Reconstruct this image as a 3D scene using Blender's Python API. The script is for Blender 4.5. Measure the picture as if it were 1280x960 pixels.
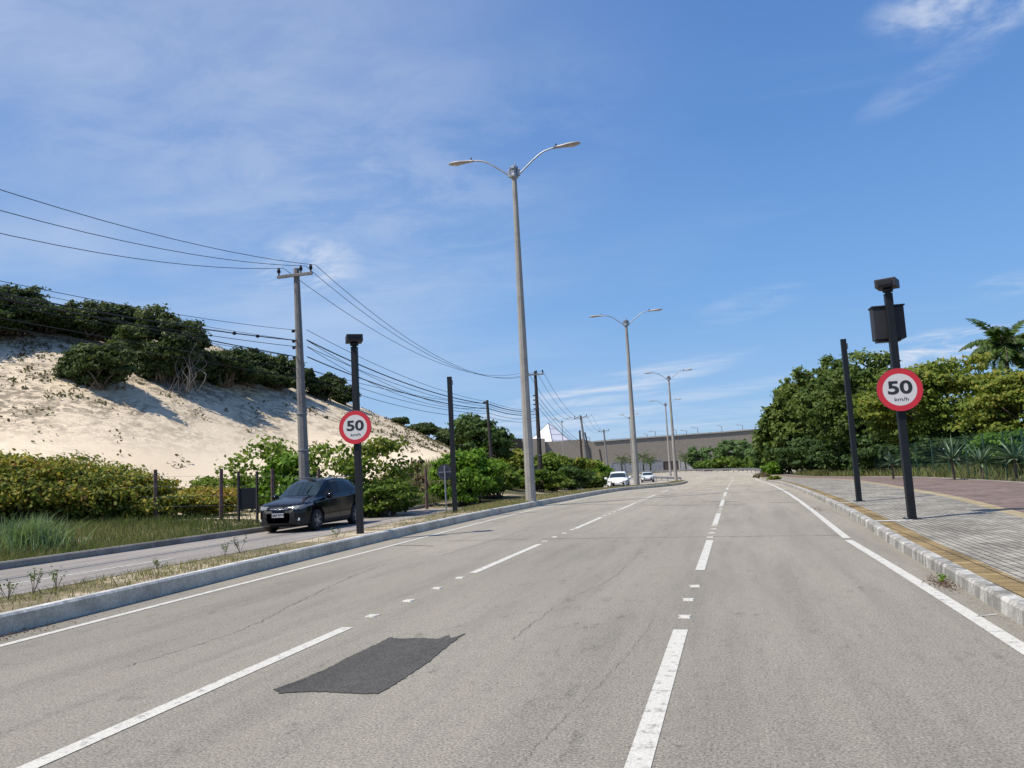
import bpy, bmesh, math, random
import numpy as np
from mathutils import Vector, Matrix
random.seed(7); rng = np.random.default_rng(7)
C = bpy.context.scene
for o in list(bpy.data.objects): bpy.data.objects.remove(o)

# ------------------------------------------------------------------ camera
EYE = 1.6; FOC = 960.0
PITCH = math.atan(110/960.); ROLL = math.radians(2.86); YAW = math.radians(15.7)
FW = np.array([-math.sin(YAW)*math.cos(PITCH), math.cos(YAW)*math.cos(PITCH), math.sin(PITCH)])
_r0 = np.array([math.cos(YAW), math.sin(YAW), 0]); _u0 = np.cross(_r0, FW)
RT = _r0*math.cos(ROLL)-_u0*math.sin(ROLL); UP = _u0*math.cos(ROLL)+_r0*math.sin(ROLL)
cam = bpy.data.cameras.new('camera'); camo = bpy.data.objects.new('camera', cam); C.collection.objects.link(camo)
cam.sensor_width = 36; cam.lens = 36*FOC/1280; cam.clip_start = .1; cam.clip_end = 3000
m = Matrix(((RT[0], UP[0], -FW[0], 0), (RT[1], UP[1], -FW[1], 0), (RT[2], UP[2], -FW[2], EYE), (0, 0, 0, 1)))
camo.matrix_world = m; C.camera = camo

# ------------------------------------------------------------------ light and sky
SUN_EL = math.radians(57); SUN_AZ = math.radians(-130)      # compass angle from +Y, clockwise positive
sd = Vector((math.sin(SUN_AZ)*math.cos(SUN_EL), math.cos(SUN_AZ)*math.cos(SUN_EL), math.sin(SUN_EL)))
sun = bpy.data.lights.new('sun', 'SUN'); sun.energy = 5.0; sun.angle = math.radians(.5); sun.color = (1, .93, .81)
suno = bpy.data.objects.new('sun', sun); C.collection.objects.link(suno)
suno.rotation_euler = sd.to_track_quat('Z', 'Y').to_euler()
C.view_settings.view_transform = 'Standard'; C.view_settings.look = 'None'
C.view_settings.exposure = 0.12; C.view_settings.gamma = 1
W = bpy.data.worlds.new('World'); C.world = W; W.use_nodes = True
SKY_STRENGTH = .10
def az_el(px, py):
    d = FW+RT*(px-640)/FOC-UP*(py-480)/FOC; d = d/np.linalg.norm(d)
    return math.atan2(d[0], d[1]), math.asin(d[2])
def build_sky():
    nt = W.node_tree; N = nt.nodes; L = nt.links; N.clear()
    out = N.new('ShaderNodeOutputWorld'); bg = N.new('ShaderNodeBackground'); bg.inputs[1].default_value = SKY_STRENGTH
    sky = N.new('ShaderNodeTexSky'); sky.sky_type = 'NISHITA'; sky.sun_disc = False
    sky.sun_elevation = SUN_EL; sky.sun_rotation = SUN_AZ; sky.air_density = 1.1; sky.dust_density = .45; sky.ozone_density = 2.2
    geo = N.new('ShaderNodeTexCoord'); sep = N.new('ShaderNodeSeparateXYZ'); L.new(geo.outputs['Generated'], sep.inputs[0])
    def M(op, a, b=None, c=None, clamp=False):
        n = N.new('ShaderNodeMath'); n.operation = op; n.use_clamp = clamp
        for i, v in enumerate((a, b, c)):
            if v is None: continue
            if isinstance(v, (int, float)): n.inputs[i].default_value = v
            else: L.new(v, n.inputs[i])
        return n.outputs[0]
    az = M('ARCTAN2', sep.outputs[0], sep.outputs[1]); el = M('ARCSINE', sep.outputs[2])
    # cirrus sheet on a plane high above
    zz = M('MAXIMUM', M('ADD', sep.outputs[2], .12), .02)
    comb = N.new('ShaderNodeCombineXYZ'); L.new(M('DIVIDE', sep.outputs[0], zz), comb.inputs[0]); L.new(M('DIVIDE', sep.outputs[1], zz), comb.inputs[1])
    def noise(scale, detail, rough, stretch=(1, 1, 1), rot=0, dist=0, off=0):
        mp = N.new('ShaderNodeMapping'); mp.inputs['Scale'].default_value = stretch; mp.inputs['Rotation'].default_value = (0, 0, rot)
        mp.inputs['Location'].default_value = (off, off*1.7, 0)
        L.new(comb.outputs[0], mp.inputs[0]); n = N.new('ShaderNodeTexNoise'); n.inputs['Scale'].default_value = scale
        n.inputs['Detail'].default_value = detail; n.inputs['Roughness'].default_value = rough; n.inputs['Distortion'].default_value = dist
        L.new(mp.outputs[0], n.inputs['Vector']); return n.outputs['Fac']
    wisp = noise(1.6, 9, .62, (1, 2.6, 1), .5, .6); puff = noise(3.2, 10, .66, (1, 1.3, 1), .2, .5, 4)
    soft = noise(.8, 6, .55, (1, 1.8, 1), -.3, .3, 9)
    def sstep(v, a, b):
        n = N.new('ShaderNodeMapRange'); n.interpolation_type = 'SMOOTHSTEP'; n.inputs['From Min'].default_value = a; n.inputs['From Max'].default_value = b
        L.new(v, n.inputs[0]); return n.outputs[0]
    total = None
    # soft high haze, thicker towards the left
    hz = M('MULTIPLY', sstep(soft, .35, .75), sstep(az, .15, -.75)); total = M('ADD', M('MULTIPLY', hz, .34), M('MULTIPLY', sstep(az, .1, -.8), .13))
    total = M('ADD', total, M('MULTIPLY', sstep(wisp, .53, .85), .07))
    blobs = [  # px, py, half width, half height in px, strength, tilt, kind
        (1245, -12, 115, 40, .8, .08, 1), (1170, 92, 85, 20, .22, -.3, 1), (385, 335, 66, 40, .5, 0, 1),
        (1165, 436, 80, 20, .9, -.05, 1), (745, 492, 190, 20, .62, -.14, 0), (820, 506, 200, 12, .35, -.08, 0),
        (1265, 355, 40, 14, .35, 0, 1), (940, 380, 70, 18, .22, -.1, 0), (690, 540, 260, 22, .3, 0, 0), (980, 520, 160, 26, .25, 0, 0),
        (300, 130, 480, 150, .13, .1, 1), (470, 300, 260, 120, .12, 0, 1)]
    for (px, py, hw, hh, st, tilt, kind) in blobs:
        a0, e0 = az_el(px, py); ca, sa = math.cos(tilt-.05), math.sin(tilt-.05); ce = math.cos(e0)
        da = M('MULTIPLY', M('SUBTRACT', az, a0), ce); de = M('SUBTRACT', el, e0)
        u = M('ADD', M('MULTIPLY', da, ca), M('MULTIPLY', de, -sa)); v = M('ADD', M('MULTIPLY', da, sa), M('MULTIPLY', de, ca))
        uu = M('DIVIDE', u, hw/FOC); vv = M('DIVIDE', v, hh/FOC)
        d2 = M('ADD', M('MULTIPLY', uu, uu), M('MULTIPLY', vv, vv)); fall = sstep(d2, 1.3, 0.0)
        tex = sstep(puff if kind else wisp, .36, .66)
        total = M('ADD', total, M('MULTIPLY', M('MULTIPLY', fall, tex), st))
    total = M('MULTIPLY', total, sstep(el, -.02, .03)); total = M('MINIMUM', total, 1)
    hs = N.new('ShaderNodeHueSaturation'); hs.inputs['Saturation'].default_value = 1.0; hs.inputs['Value'].default_value = 1.0
    L.new(sky.outputs[0], hs.inputs['Color'])
    tint = N.new('ShaderNodeMix'); tint.data_type = 'RGBA'; tint.inputs[0].default_value = .85
    rp = N.new('ShaderNodeValToRGB'); L.new(sep.outputs[2], rp.inputs[0]); e = rp.color_ramp.elements
    for i in range(4): e.new(.5)
    for el_, (p_, c_) in zip(e, SKY_STOPS): el_.position = p_; el_.color = (*c_, 1)
    sc_ = N.new('ShaderNodeVectorMath'); sc_.operation = 'SCALE'; sc_.inputs[3].default_value = 1/SKY_STRENGTH; L.new(rp.outputs[0], sc_.inputs[0])
    L.new(hs.outputs[0], tint.inputs[6]); L.new(sc_.outputs[0], tint.inputs[7])
    mx = N.new('ShaderNodeMix'); mx.data_type = 'RGBA'; L.new(total, mx.inputs[0]); L.new(tint.outputs[2], mx.inputs[6])
    mx.inputs[7].default_value = CLOUD_COL
    L.new(mx.outputs[2], bg.inputs[0]); L.new(bg.outputs[0], out.inputs[0])
SKY_STOPS = [(0, (.33, .54, .78)), (.08, (.255, .47, .79)), (.2, (.175, .385, .75)), (.38, (.115, .28, .64)), (.6, (.08, .205, .54)), (1, (.06, .16, .46))]; CLOUD_COL = (6.6, 7.2, 8.3, 1)
build_sky()

# ------------------------------------------------------------------ helpers
def smooth01(t): t = np.clip(t, 0, 1); return t*t*(3-2*t)
def dip(Y): return -.7*(1-np.cos(math.pi*np.clip((np.asarray(Y, float)-40)/60, 0, 1)))/2
_h = [(rng.uniform(-1, 1, 2)*f, rng.uniform(0, 6.28), a) for f, a in ((.05, 1), (.08, .7), (.13, .5), (.21, .4), (.35, .25), (.6, .14), (1.1, .08), (1.9, .05)) for _ in range(3)]
def wob(x, y): return sum(a*np.sin(d[0]*x+d[1]*y+p) for d, p, a in _h)/3
AZK = [-1.5, -1.15, -.863, -.742, -.66, -.60, -.55, -.52, -.48, -.43, -.358, -.315, -.285, 1.5]   # azimuth of ridge control points
HK = [9, 15, 17.2, 17.0, 16.4, 13.3, 11.8, 11.0, 9.6, 8.2, 5.6, 2.2, 0, 0]
RK = [80, 80, 80, 80, 80, 80, 82, 83, 84, 86, 88, 84, 80, 80]
_ta = np.arange(-1.6, 1.6, .01); _k = np.exp(-.5*(np.arange(-14, 15)/5.5)**2); _k /= _k.sum()
def _sm(v): t = np.interp(_ta, AZK, v); return np.convolve(np.pad(t, 14, mode='edge'), _k, 'valid')
_HS = _sm(HK); _RS = _sm(RK)
def ground_z(x, y):
    x = np.asarray(x, float); y = np.asarray(y, float)
    z = dip(y)
    az = np.arctan2(x, np.maximum(y, .01)); r = np.hypot(x, y)
    Hh = np.interp(az, _ta, _HS); R1 = np.interp(az, _ta, _RS); R0 = 34+4*np.sin(az*9)
    t = (r-R0)/(R1-R0)
    up = smooth01(t)**1.15
    dn = np.where(t > 1, 1-.8*smooth01((t-1)/1.6), 1)
    n = wob(x, y)
    z = z+Hh*up*dn*np.where(y > 5, 1, 0)+ n*.9*smooth01(t*1.2)*(Hh > 0)*np.minimum(1, Hh/4)
    verge = .42*smooth01((-16.0-x)/5)*(1-smooth01((y-70)/30))
    z = z+verge
    kerb_side = smooth01((x-11)/6)*.25
    return z+kerb_side+.06*n*smooth01((-17-x)/4)
def gz(x, y): return float(ground_z(x, y))
def ray(px, py): return FW+RT*(px-640)/FOC-UP*(py-480)/FOC
def P(px, py, off=0.0):                                   # road-level point seen at that place of the photo
    d = ray(px, py); z = 0.0
    for i in range(150):
        t = (z+off-EYE)/d[2]; p = np.array([0, 0, EYE])+t*d; z = .7*z+.3*float(dip(p[1]))
    return Vector((p[0], p[1], float(dip(p[1]))+off))
def Q(px, py, depth): return Vector(np.array([0, 0, EYE])+ray(px, py)*depth)
def link(o): C.collection.objects.link(o); return o
def tag(o, label=None, cat=None, group=None, kind=None):
    if label: o['label'] = label
    if cat: o['category'] = cat
    if group: o['group'] = group
    if kind: o['kind'] = kind
    return o
def empty(name, loc, label, cat, group=None, rz=0):
    o = bpy.data.objects.new(name, None); link(o); o.location = loc; o.rotation_euler = (0, 0, rz); o.empty_display_size = .3
    return tag(o, label, cat, group)
class MB:
    def __init__(s): s.v = []; s.f = []; s.mi = []; s.m = 0
    def add(s, vs, fs):
        b = len(s.v); s.v += [tuple(v) for v in vs]; s.f += [tuple(b+i for i in f) for f in fs]; s.mi += [s.m]*len(fs); return s
    def box(s, c, d, rz=0, taper=1, M=None):
        x, y, z = (d[0]/2, d[1]/2, d[2]/2); vs = []
        for sz in (-1, 1):
            k = taper if sz > 0 else 1
            for sx, sy in ((-1, -1), (1, -1), (1, 1), (-1, 1)):
                v = Vector((sx*x*k, sy*y*k, sz*z)); v = Matrix.Rotation(rz, 3, 'Z') @ v
                if M is not None: v = M @ v
                vs.append(v+Vector(c))
        return s.add(vs, [(3, 2, 1, 0), (4, 5, 6, 7), (0, 1, 5, 4), (1, 2, 6, 5), (2, 3, 7, 6), (3, 0, 4, 7)])
    def tube(s, pts, rad, n=8, cap=True, square=False):
        pts = [Vector(p) for p in pts]
        if isinstance(rad, (int, float)): rad = [rad]*len(pts)
        b = len(s.v); prev = None
        for i, p in enumerate(pts):
            t = (pts[min(i+1, len(pts)-1)]-pts[max(i-1, 0)]).normalized()
            if prev is None:
                a = Vector((0, 0, 1)) if abs(t.z) < .9 else Vector((1, 0, 0)); u = t.cross(a).normalized()
            else: u = (prev-t*prev.dot(t)).normalized()
            prev = u; w = t.cross(u)
            for k in range(n):
                th = 2*math.pi*(k+.5)/n; s.v.append(tuple(p+(u*math.cos(th)+w*math.sin(th))*rad[i]))
        for i in range(len(pts)-1):
            for k in range(n):
                k2 = (k+1) % n; s.f.append((b+i*n+k, b+i*n+k2, b+(i+1)*n+k2, b+(i+1)*n+k)); s.mi.append(s.m)
        if cap:
            s.f.append(tuple(b+k for k in range(n))[::-1]); s.f.append(tuple(b+(len(pts)-1)*n+k for k in range(n))); s.mi += [s.m]*2
        return s
    def lathe(s, c, prof, n=16, axis=Vector((0, 0, 1))):
        q = Vector((0, 0, 1)).rotation_difference(axis); b = len(s.v)
        for (r, z) in prof:
            for k in range(n):
                th = 2*math.pi*k/n; s.v.append(tuple(Vector(c)+q @ Vector((r*math.cos(th), r*math.sin(th), z))))
        for i in range(len(prof)-1):
            for k in range(n):
                k2 = (k+1) % n; s.f.append((b+i*n+k, b+i*n+k2, b+(i+1)*n+k2, b+(i+1)*n+k)); s.mi.append(s.m)
        s.f.append(tuple(b+k for k in range(n))[::-1]); s.f.append(tuple(b+(len(prof)-1)*n+k for k in range(n))); s.mi += [s.m]*2
        return s
    def build(s, name, mat, parent=None, smooth=False, bevel=0):
        me = bpy.data.meshes.new(name); me.from_pydata(s.v, [], s.f)
        mats = mat if isinstance(mat, list) else [mat]
        for mm in mats: me.materials.append(mm)
        if len(mats) > 1: me.polygons.foreach_set('material_index', s.mi)
        if smooth: me.polygons.foreach_set('use_smooth', [True]*len(me.polygons))
        me.update(); o = link(bpy.data.objects.new(name, me))
        if parent: o.parent = parent
        if bevel:
            bm_ = o.modifiers.new('bevel', 'BEVEL'); bm_.width = bevel; bm_.segments = 2; bm_.limit_method = 'ANGLE'
        return o
def catmull(pts, step):
    pts = [np.array(p, float) for p in pts]; out = []
    for i in range(len(pts)-1):
        p0 = pts[max(i-1, 0)]; p1 = pts[i]; p2 = pts[i+1]; p3 = pts[min(i+2, len(pts)-1)]
        for k in range(step):
            t = k/step; out.append(.5*((2*p1)+(-p0+p2)*t+(2*p0-5*p1+4*p2-p3)*t*t+(-p0+3*p1-3*p2+p3)*t**3))
    out.append(pts[-1]); return out

# ------------------------------------------------------------------ materials
def new_mat(name):
    mt = bpy.data.materials.new(name); mt.use_nodes = True; nt = mt.node_tree; b = nt.nodes['Principled BSDF']; return mt, nt, b
def noise_node(nt, scale, detail=6, rough=.55, stretch=(1, 1, 1), coord='pos', dist=0, rot=0):
    N = nt.nodes; L = nt.links
    if coord == 'pos': src = N.new('ShaderNodeNewGeometry').outputs['Position']
    else: src = N.new('ShaderNodeTexCoord').outputs['Object']
    mp = N.new('ShaderNodeMapping'); mp.inputs['Scale'].default_value = stretch; mp.inputs['Rotation'].default_value = (0, 0, rot); L.new(src, mp.inputs[0])
    n = N.new('ShaderNodeTexNoise'); n.inputs['Scale'].default_value = scale; n.inputs['Detail'].default_value = detail
    n.inputs['Roughness'].default_value = rough; n.inputs['Distortion'].default_value = dist
    L.new(mp.outputs[0], n.inputs['Vector']); return n.outputs['Fac']
def ramp(nt, fac, stops, interp='LINEAR'):
    r = nt.nodes.new('ShaderNodeValToRGB'); nt.links.new(fac, r.inputs[0]); e = r.color_ramp.elements; r.color_ramp.interpolation = interp
    while len(e) < len(stops): e.new(.5)
    for el, (p, c) in zip(e, stops):
        el.position = p; el.color = (*c, 1) if len(c) == 3 else c
    return r.outputs[0]
def mixc(nt, fac, a, b, mode='MIX'):
    n = nt.nodes.new('ShaderNodeMix'); n.data_type = 'RGBA'; n.blend_type = mode
    for i, v in ((0, fac), (6, a), (7, b)):
        if isinstance(v, (int, float)): n.inputs[i].default_value = v
        elif isinstance(v, tuple): n.inputs[i].default_value = (*v, 1) if len(v) == 3 else v
        else: nt.links.new(v, n.inputs[i])
    return n.outputs[2]
def bump(nt, b, fac, strength=.3, dist=.01):
    n = nt.nodes.new('ShaderNodeBump'); n.inputs['Strength'].default_value = strength; n.inputs['Distance'].default_value = dist
    nt.links.new(fac, n.inputs['Height']); nt.links.new(n.outputs[0], b.inputs['Normal'])
def sub(nt, fac, lo, hi):
    n = nt.nodes.new('ShaderNodeMapRange'); n.inputs['From Min'].default_value = lo; n.inputs['From Max'].default_value = hi; nt.links.new(fac, n.inputs[0]); return n.outputs[0]
def simple(name, col, rough=.6, metal=0, var=.25, scale=3, spec=.5, coord='obj', bumpk=0):
    mt, nt, b = new_mat(name); f = noise_node(nt, scale, 6, .6, coord=coord)
    c1 = tuple(max(0, c*(1-var)) for c in col); c2 = tuple(min(1, c*(1+var)) for c in col)
    nt.links.new(ramp(nt, f, [(.3, c1), (.7, c2)]), b.inputs['Base Color']); b.inputs['Roughness'].default_value = rough
    b.inputs['Metallic'].default_value = metal; b.inputs['Specular IOR Level'].default_value = spec
    if bumpk: bump(nt, b, noise_node(nt, scale*8, 4, .6, coord=coord), bumpk, .01)
    return mt
def asphalt(name, base=(.3, .276, .232), k=1.0):
    mt, nt, b = new_mat(name)
    fine = noise_node(nt, 55, 5, .85); mid = noise_node(nt, 9, 6, .7); big = noise_node(nt, .22, 5, .6, (1.6, .45, 1)); streak = noise_node(nt, .9, 7, .68, (2.2, .16, 1))
    c = ramp(nt, big, [(.3, tuple(x*.84*k for x in base)), (.7, tuple(x*1.12*k for x in base))])
    c = mixc(nt, 1.0, c, ramp(nt, streak, [(.36, (.86, .86, .87)), (.52, (1, 1, 1)), (.7, (1.04, 1.035, 1.02))]), 'MULTIPLY')
    c = mixc(nt, 1.0, c, ramp(nt, mid, [(.30, (.8, .8, .8)), (.45, (.97, .97, .97)), (.75, (1.07, 1.07, 1.07))]), 'MULTIPLY')
    c = mixc(nt, 1.0, c, ramp(nt, fine, [(.36, (.3, .3, .31)), (.45, (.72, .72, .72)), (.52, (1.05, 1.05, 1.05)), (.60, (1.35, 1.34, 1.3)), (.68, (1.9, 1.87, 1.8))]), 'MULTIPLY')
    geo_ = nt.nodes.new('ShaderNodeNewGeometry'); sp_ = nt.nodes.new('ShaderNodeSeparateXYZ'); nt.links.new(geo_.outputs['Position'], sp_.inputs[0])
    dust_sheen = nt.nodes.new('ShaderNodeMapRange'); dust_sheen.inputs['From Min'].default_value = 4; dust_sheen.inputs['From Max'].default_value = 75; nt.links.new(sp_.outputs[1], dust_sheen.inputs[0])
    c = mixc(nt, 1.0, c, mixc(nt, dust_sheen.outputs[0], (.9, .9, .9), (1.38, 1.34, 1.28)), 'MULTIPLY')      # blown sand towards the bend, plus painted-in brightening of asphalt seen at low angle
    # dark ravelled scars between the wheel tracks
    sc = noise_node(nt, 2.6, 9, .78, (1.6, .7, 1)); region0 = noise_node(nt, .35, 4, .6, (1.4, .3, 1))
    bx = nt.nodes.new('ShaderNodeMath'); bx.operation = 'ADD'; nt.links.new(sp_.outputs[0], bx.inputs[0]); bx.inputs[1].default_value = 2.1
    bx2 = nt.nodes.new('ShaderNodeMath'); bx2.operation = 'ABSOLUTE'; nt.links.new(bx.outputs[0], bx2.inputs[0])
    region = mixc(nt, ramp(nt, bx2.outputs[0], [(.5, (.55, .55, .55)), (1.0, (0, 0, 0))]), region0, (.75, .75, .75))
    c = mixc(nt, mixc(nt, 1.0, ramp(nt, sc, [(.56, (0, 0, 0)), (.66, (.75, .75, .75))]), ramp(nt, region, [(.42, (.1, .1, .1)), (.58, (1, 1, 1))]), 'MULTIPLY'), c, mixc(nt, 1.0, c, (.5, .5, .5), 'MULTIPLY'))
    # scattered pits
    vo = nt.nodes.new('ShaderNodeTexVoronoi'); vo.inputs['Scale'].default_value = 3.2; nt.links.new(nt.nodes.new('ShaderNodeNewGeometry').outputs['Position'], vo.inputs['Vector'])
    pit = mixc(nt, sub(nt, streak, .5, .62), (0, 0, 0), ramp(nt, vo.outputs['Distance'], [(.03, (.7, .7, .7)), (.11, (0, 0, 0))]))
    c = mixc(nt, pit, c, (.06, .058, .055))
    nt.links.new(c, b.inputs['Base Color']); b.inputs['Roughness'].default_value = .85; b.inputs['Specular IOR Level'].default_value = .25
    bump(nt, b, fine, .45, .006); return mt
def paint(name, col, wear=.45, under=(.2, .19, .175), scale=9):
    mt, nt, b = new_mat(name); f = noise_node(nt, scale, 8, .75); g = noise_node(nt, 80, 3, .7)
    m_ = ramp(nt, f, [(wear-.1, (0, 0, 0)), (wear+.04, (1, 1, 1))])
    c = mixc(nt, m_, under, col); c = mixc(nt, 1.0, c, ramp(nt, g, [(.35, (.75, .75, .75)), (.6, (1.05, 1.05, 1.05))]), 'MULTIPLY')
    nt.links.new(c, b.inputs['Base Color']); b.inputs['Roughness'].default_value = .7; return mt
def concrete(name, base, stain=.5, white=None, streaks=False, joint=0):
    mt, nt, b = new_mat(name); n1 = noise_node(nt, 1.3, 8, .68, (1, 1, 1)); n2 = noise_node(nt, 26, 5, .7)
    c = ramp(nt, n1, [(.3, tuple(x*(1-stain) for x in base)), (.5, base), (.72, tuple(min(1, x*1.2) for x in base))])
    if white:
        s = noise_node(nt, 3.2, 9, .74, (1, 1, .35) if streaks else (1, 1, 1))
        c = mixc(nt, ramp(nt, s, [(.47, (0, 0, 0)), (.6, (1, 1, 1))]), c, white)
        s2 = noise_node(nt, 3.5, 8, .75, (1, 1.2, .12)); c = mixc(nt, ramp(nt, s2, [(.55, (0, 0, 0)), (.68, (.8, .8, .8))]), c, tuple(x*.45 for x in base))
    if joint:
        geo = nt.nodes.new('ShaderNodeNewGeometry'); sp = nt.nodes.new('ShaderNodeSeparateXYZ'); nt.links.new(geo.outputs['Position'], sp.inputs[0])
        md = nt.nodes.new('ShaderNodeMath'); md.operation = 'MODULO'; nt.links.new(sp.outputs[1], md.inputs[0]); md.inputs[1].default_value = joint
        ab = nt.nodes.new('ShaderNodeMath'); ab.operation = 'ABSOLUTE'; nt.links.new(md.outputs[0], ab.inputs[0])
        c = mixc(nt, ramp(nt, ab.outputs[0], [(.0, (.7, .7, .7)), (.012, (0, 0, 0))]), c, (.07, .065, .06))
    c = mixc(nt, 1.0, c, ramp(nt, n2, [(.3, (.7, .7, .7)), (.65, (1.12, 1.12, 1.12))]), 'MULTIPLY')
    nt.links.new(c, b.inputs['Base Color']); b.inputs['Roughness'].default_value = .9; b.inputs['Specular IOR Level'].default_value = .2
    bump(nt, b, n2, .4, .008); return mt
def pavers(name, c1, c2, mortar, bw, bh, rot=0, off=.5, weather=.5):
    mt, nt, b = new_mat(name); geo = nt.nodes.new('ShaderNodeNewGeometry'); mp = nt.nodes.new('ShaderNodeMapping'); mp.inputs['Rotation'].default_value = (0, 0, rot)
    nt.links.new(geo.outputs['Position'], mp.inputs[0]); br = nt.nodes.new('ShaderNodeTexBrick'); nt.links.new(mp.outputs[0], br.inputs['Vector'])
    br.inputs['Scale'].default_value = 1; br.inputs['Brick Width'].default_value = bw; br.inputs['Row Height'].default_value = bh; br.inputs['Mortar Size'].default_value = .012
    br.inputs['Mortar Smooth'].default_value = .3; br.inputs['Color1'].default_value = (*c1, 1); br.inputs['Color2'].default_value = (*c2, 1); br.inputs['Mortar'].default_value = (*mortar, 1); br.offset = off
    n1 = noise_node(nt, .9, 7, .7, (1, 1, 1)); n2 = noise_node(nt, 40, 4, .7)
    c = mixc(nt, 1.0, br.outputs[0], ramp(nt, n1, [(.34, (1-weather,)*3), (.6, (1.08, 1.08, 1.08))]), 'MULTIPLY')
    c = mixc(nt, 1.0, c, ramp(nt, n2, [(.3, (.72, .72, .72)), (.65, (1.15, 1.15, 1.15))]), 'MULTIPLY')
    nt.links.new(c, b.inputs['Base Color']); b.inputs['Roughness'].default_value = .9; b.inputs['Specular IOR Level'].default_value = .2
    bump(nt, b, br.outputs['Fac'], -.5, .01); return mt
def leaf_mat(name, cols, rough=.62, trans=.35):
    mt, nt, b = new_mat(name); at = nt.nodes.new('ShaderNodeAttribute'); at.attribute_name = 'tint'
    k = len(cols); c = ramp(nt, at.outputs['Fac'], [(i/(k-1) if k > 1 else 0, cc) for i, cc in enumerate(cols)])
    nt.links.new(c, b.inputs['Base Color']); b.inputs['Roughness'].default_value = rough; b.inputs['Specular IOR Level'].default_value = .2
    tr = nt.nodes.new('ShaderNodeBsdfTranslucent'); nt.links.new(mixc(nt, 1.0, c, (1.25, 1.3, .7), 'MULTIPLY'), tr.inputs[0])
    mx = nt.nodes.new('ShaderNodeMixShader'); mx.inputs[0].default_value = trans
    nt.links.new(b.outputs[0], mx.inputs[1]); nt.links.new(tr.outputs[0], mx.inputs[2]); nt.links.new(mx.outputs[0], nt.nodes['Material Output'].inputs[0]); return mt

M_ASPH = asphalt('asphalt'); M_ASPH_L = asphalt('asphalt_grey', (.31, .285, .262))
M_PATCH = asphalt('fresh_asphalt', (.092, .088, .082))
M_WHITE = paint('white_road_paint', (.6, .58, .52), .43); M_WORN = paint('worn_white_paint', (.55, .54, .5), .47)
M_FAINT = paint('faint_paint', (.42, .41, .38), .5)
M_CRACK_SHADOW = simple('crack_tar_and_shadow', (.125, .118, .105), .9, var=.3, scale=20, coord='pos', spec=.1)  # tar tone, shared by the painted shadow strips of the median posts
M_KERB = concrete('median_kerb_concrete', (.6, .54, .43), .45); M_KTOP = concrete('kerb_top_paint', (.5, .5, .48), .35, white=(.68, .67, .63))
M_KERBR = concrete('painted_kerb', (.27, .26, .24), .5, white=(.56, .545, .51), streaks=True)
M_KERBL = concrete('dull_kerb', (.27, .255, .23), .45, joint=1.0)
M_GREYPAV = pavers('grey_pavers', (.28, .262, .225), (.4, .375, .32), (.085, .078, .065), .22, .115, math.radians(90), weather=.45)
M_REDPAV = pavers('red_pavers', (.185, .135, .118), (.27, .2, .175), (.13, .1, .09), .22, .11, math.radians(45), weather=.35)
M_YELPAV = pavers('yellow_tactile_pavers', (.25, .18, .085), (.36, .26, .125), (.07, .06, .04), .26, .26, 0, 0, .65)
M_YELPAV2 = pavers('pale_yellow_pavers', (.35, .285, .175), (.43, .355, .225), (.25, .2, .12), .22, .22, 0, 0, .3)
M_POSTBLK = simple('black_painted_steel', (.009, .011, .015), .5, var=.2, spec=.3)
M_BOXBLK = simple('grey_black_box', (.028, .028, .034), .55, var=.2, spec=.3)
M_CONC = concrete('pole_concrete', (.33, .315, .29), .2); M_CONC2 = concrete('utility_pole_concrete', (.2, .195, .19), .35)
M_WOOD = simple('weathered_wood', (.1, .07, .06), .9, var=.4, scale=5, bumpk=.3); M_DARKWOOD = simple('dark_wood_pole', (.035, .03, .03), .85, var=.4, scale=4)
M_GALV = simple('galvanised_steel', (.3, .31, .33), .45, .7, .2); M_LAMP = simple('lamp_housing', (.36, .34, .33), .5, .2, .2)
M_LENS = simple('lamp_lens', (.5, .42, .38), .25, 0, .15); M_CABLE = simple('black_cable', (.02, .02, .022), .6)
M_RED = simple('sign_red', (.55, .025, .04), .4, var=.08); M_SIGNW = simple('sign_white', (.62, .6, .6), .45, var=.05); M_SIGNK = simple('sign_black', (.02, .02, .025), .5)
M_SIGNBACK = simple('sign_back', (.05, .055, .07), .5, .3, .3)
M_BARK = simple('bark', (.12, .095, .075), .95, var=.4, scale=6, bumpk=.4); M_GREYBARK = simple('grey_bark', (.17, .155, .14), .95, var=.3, scale=6)
M_CARBLK = None

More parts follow.
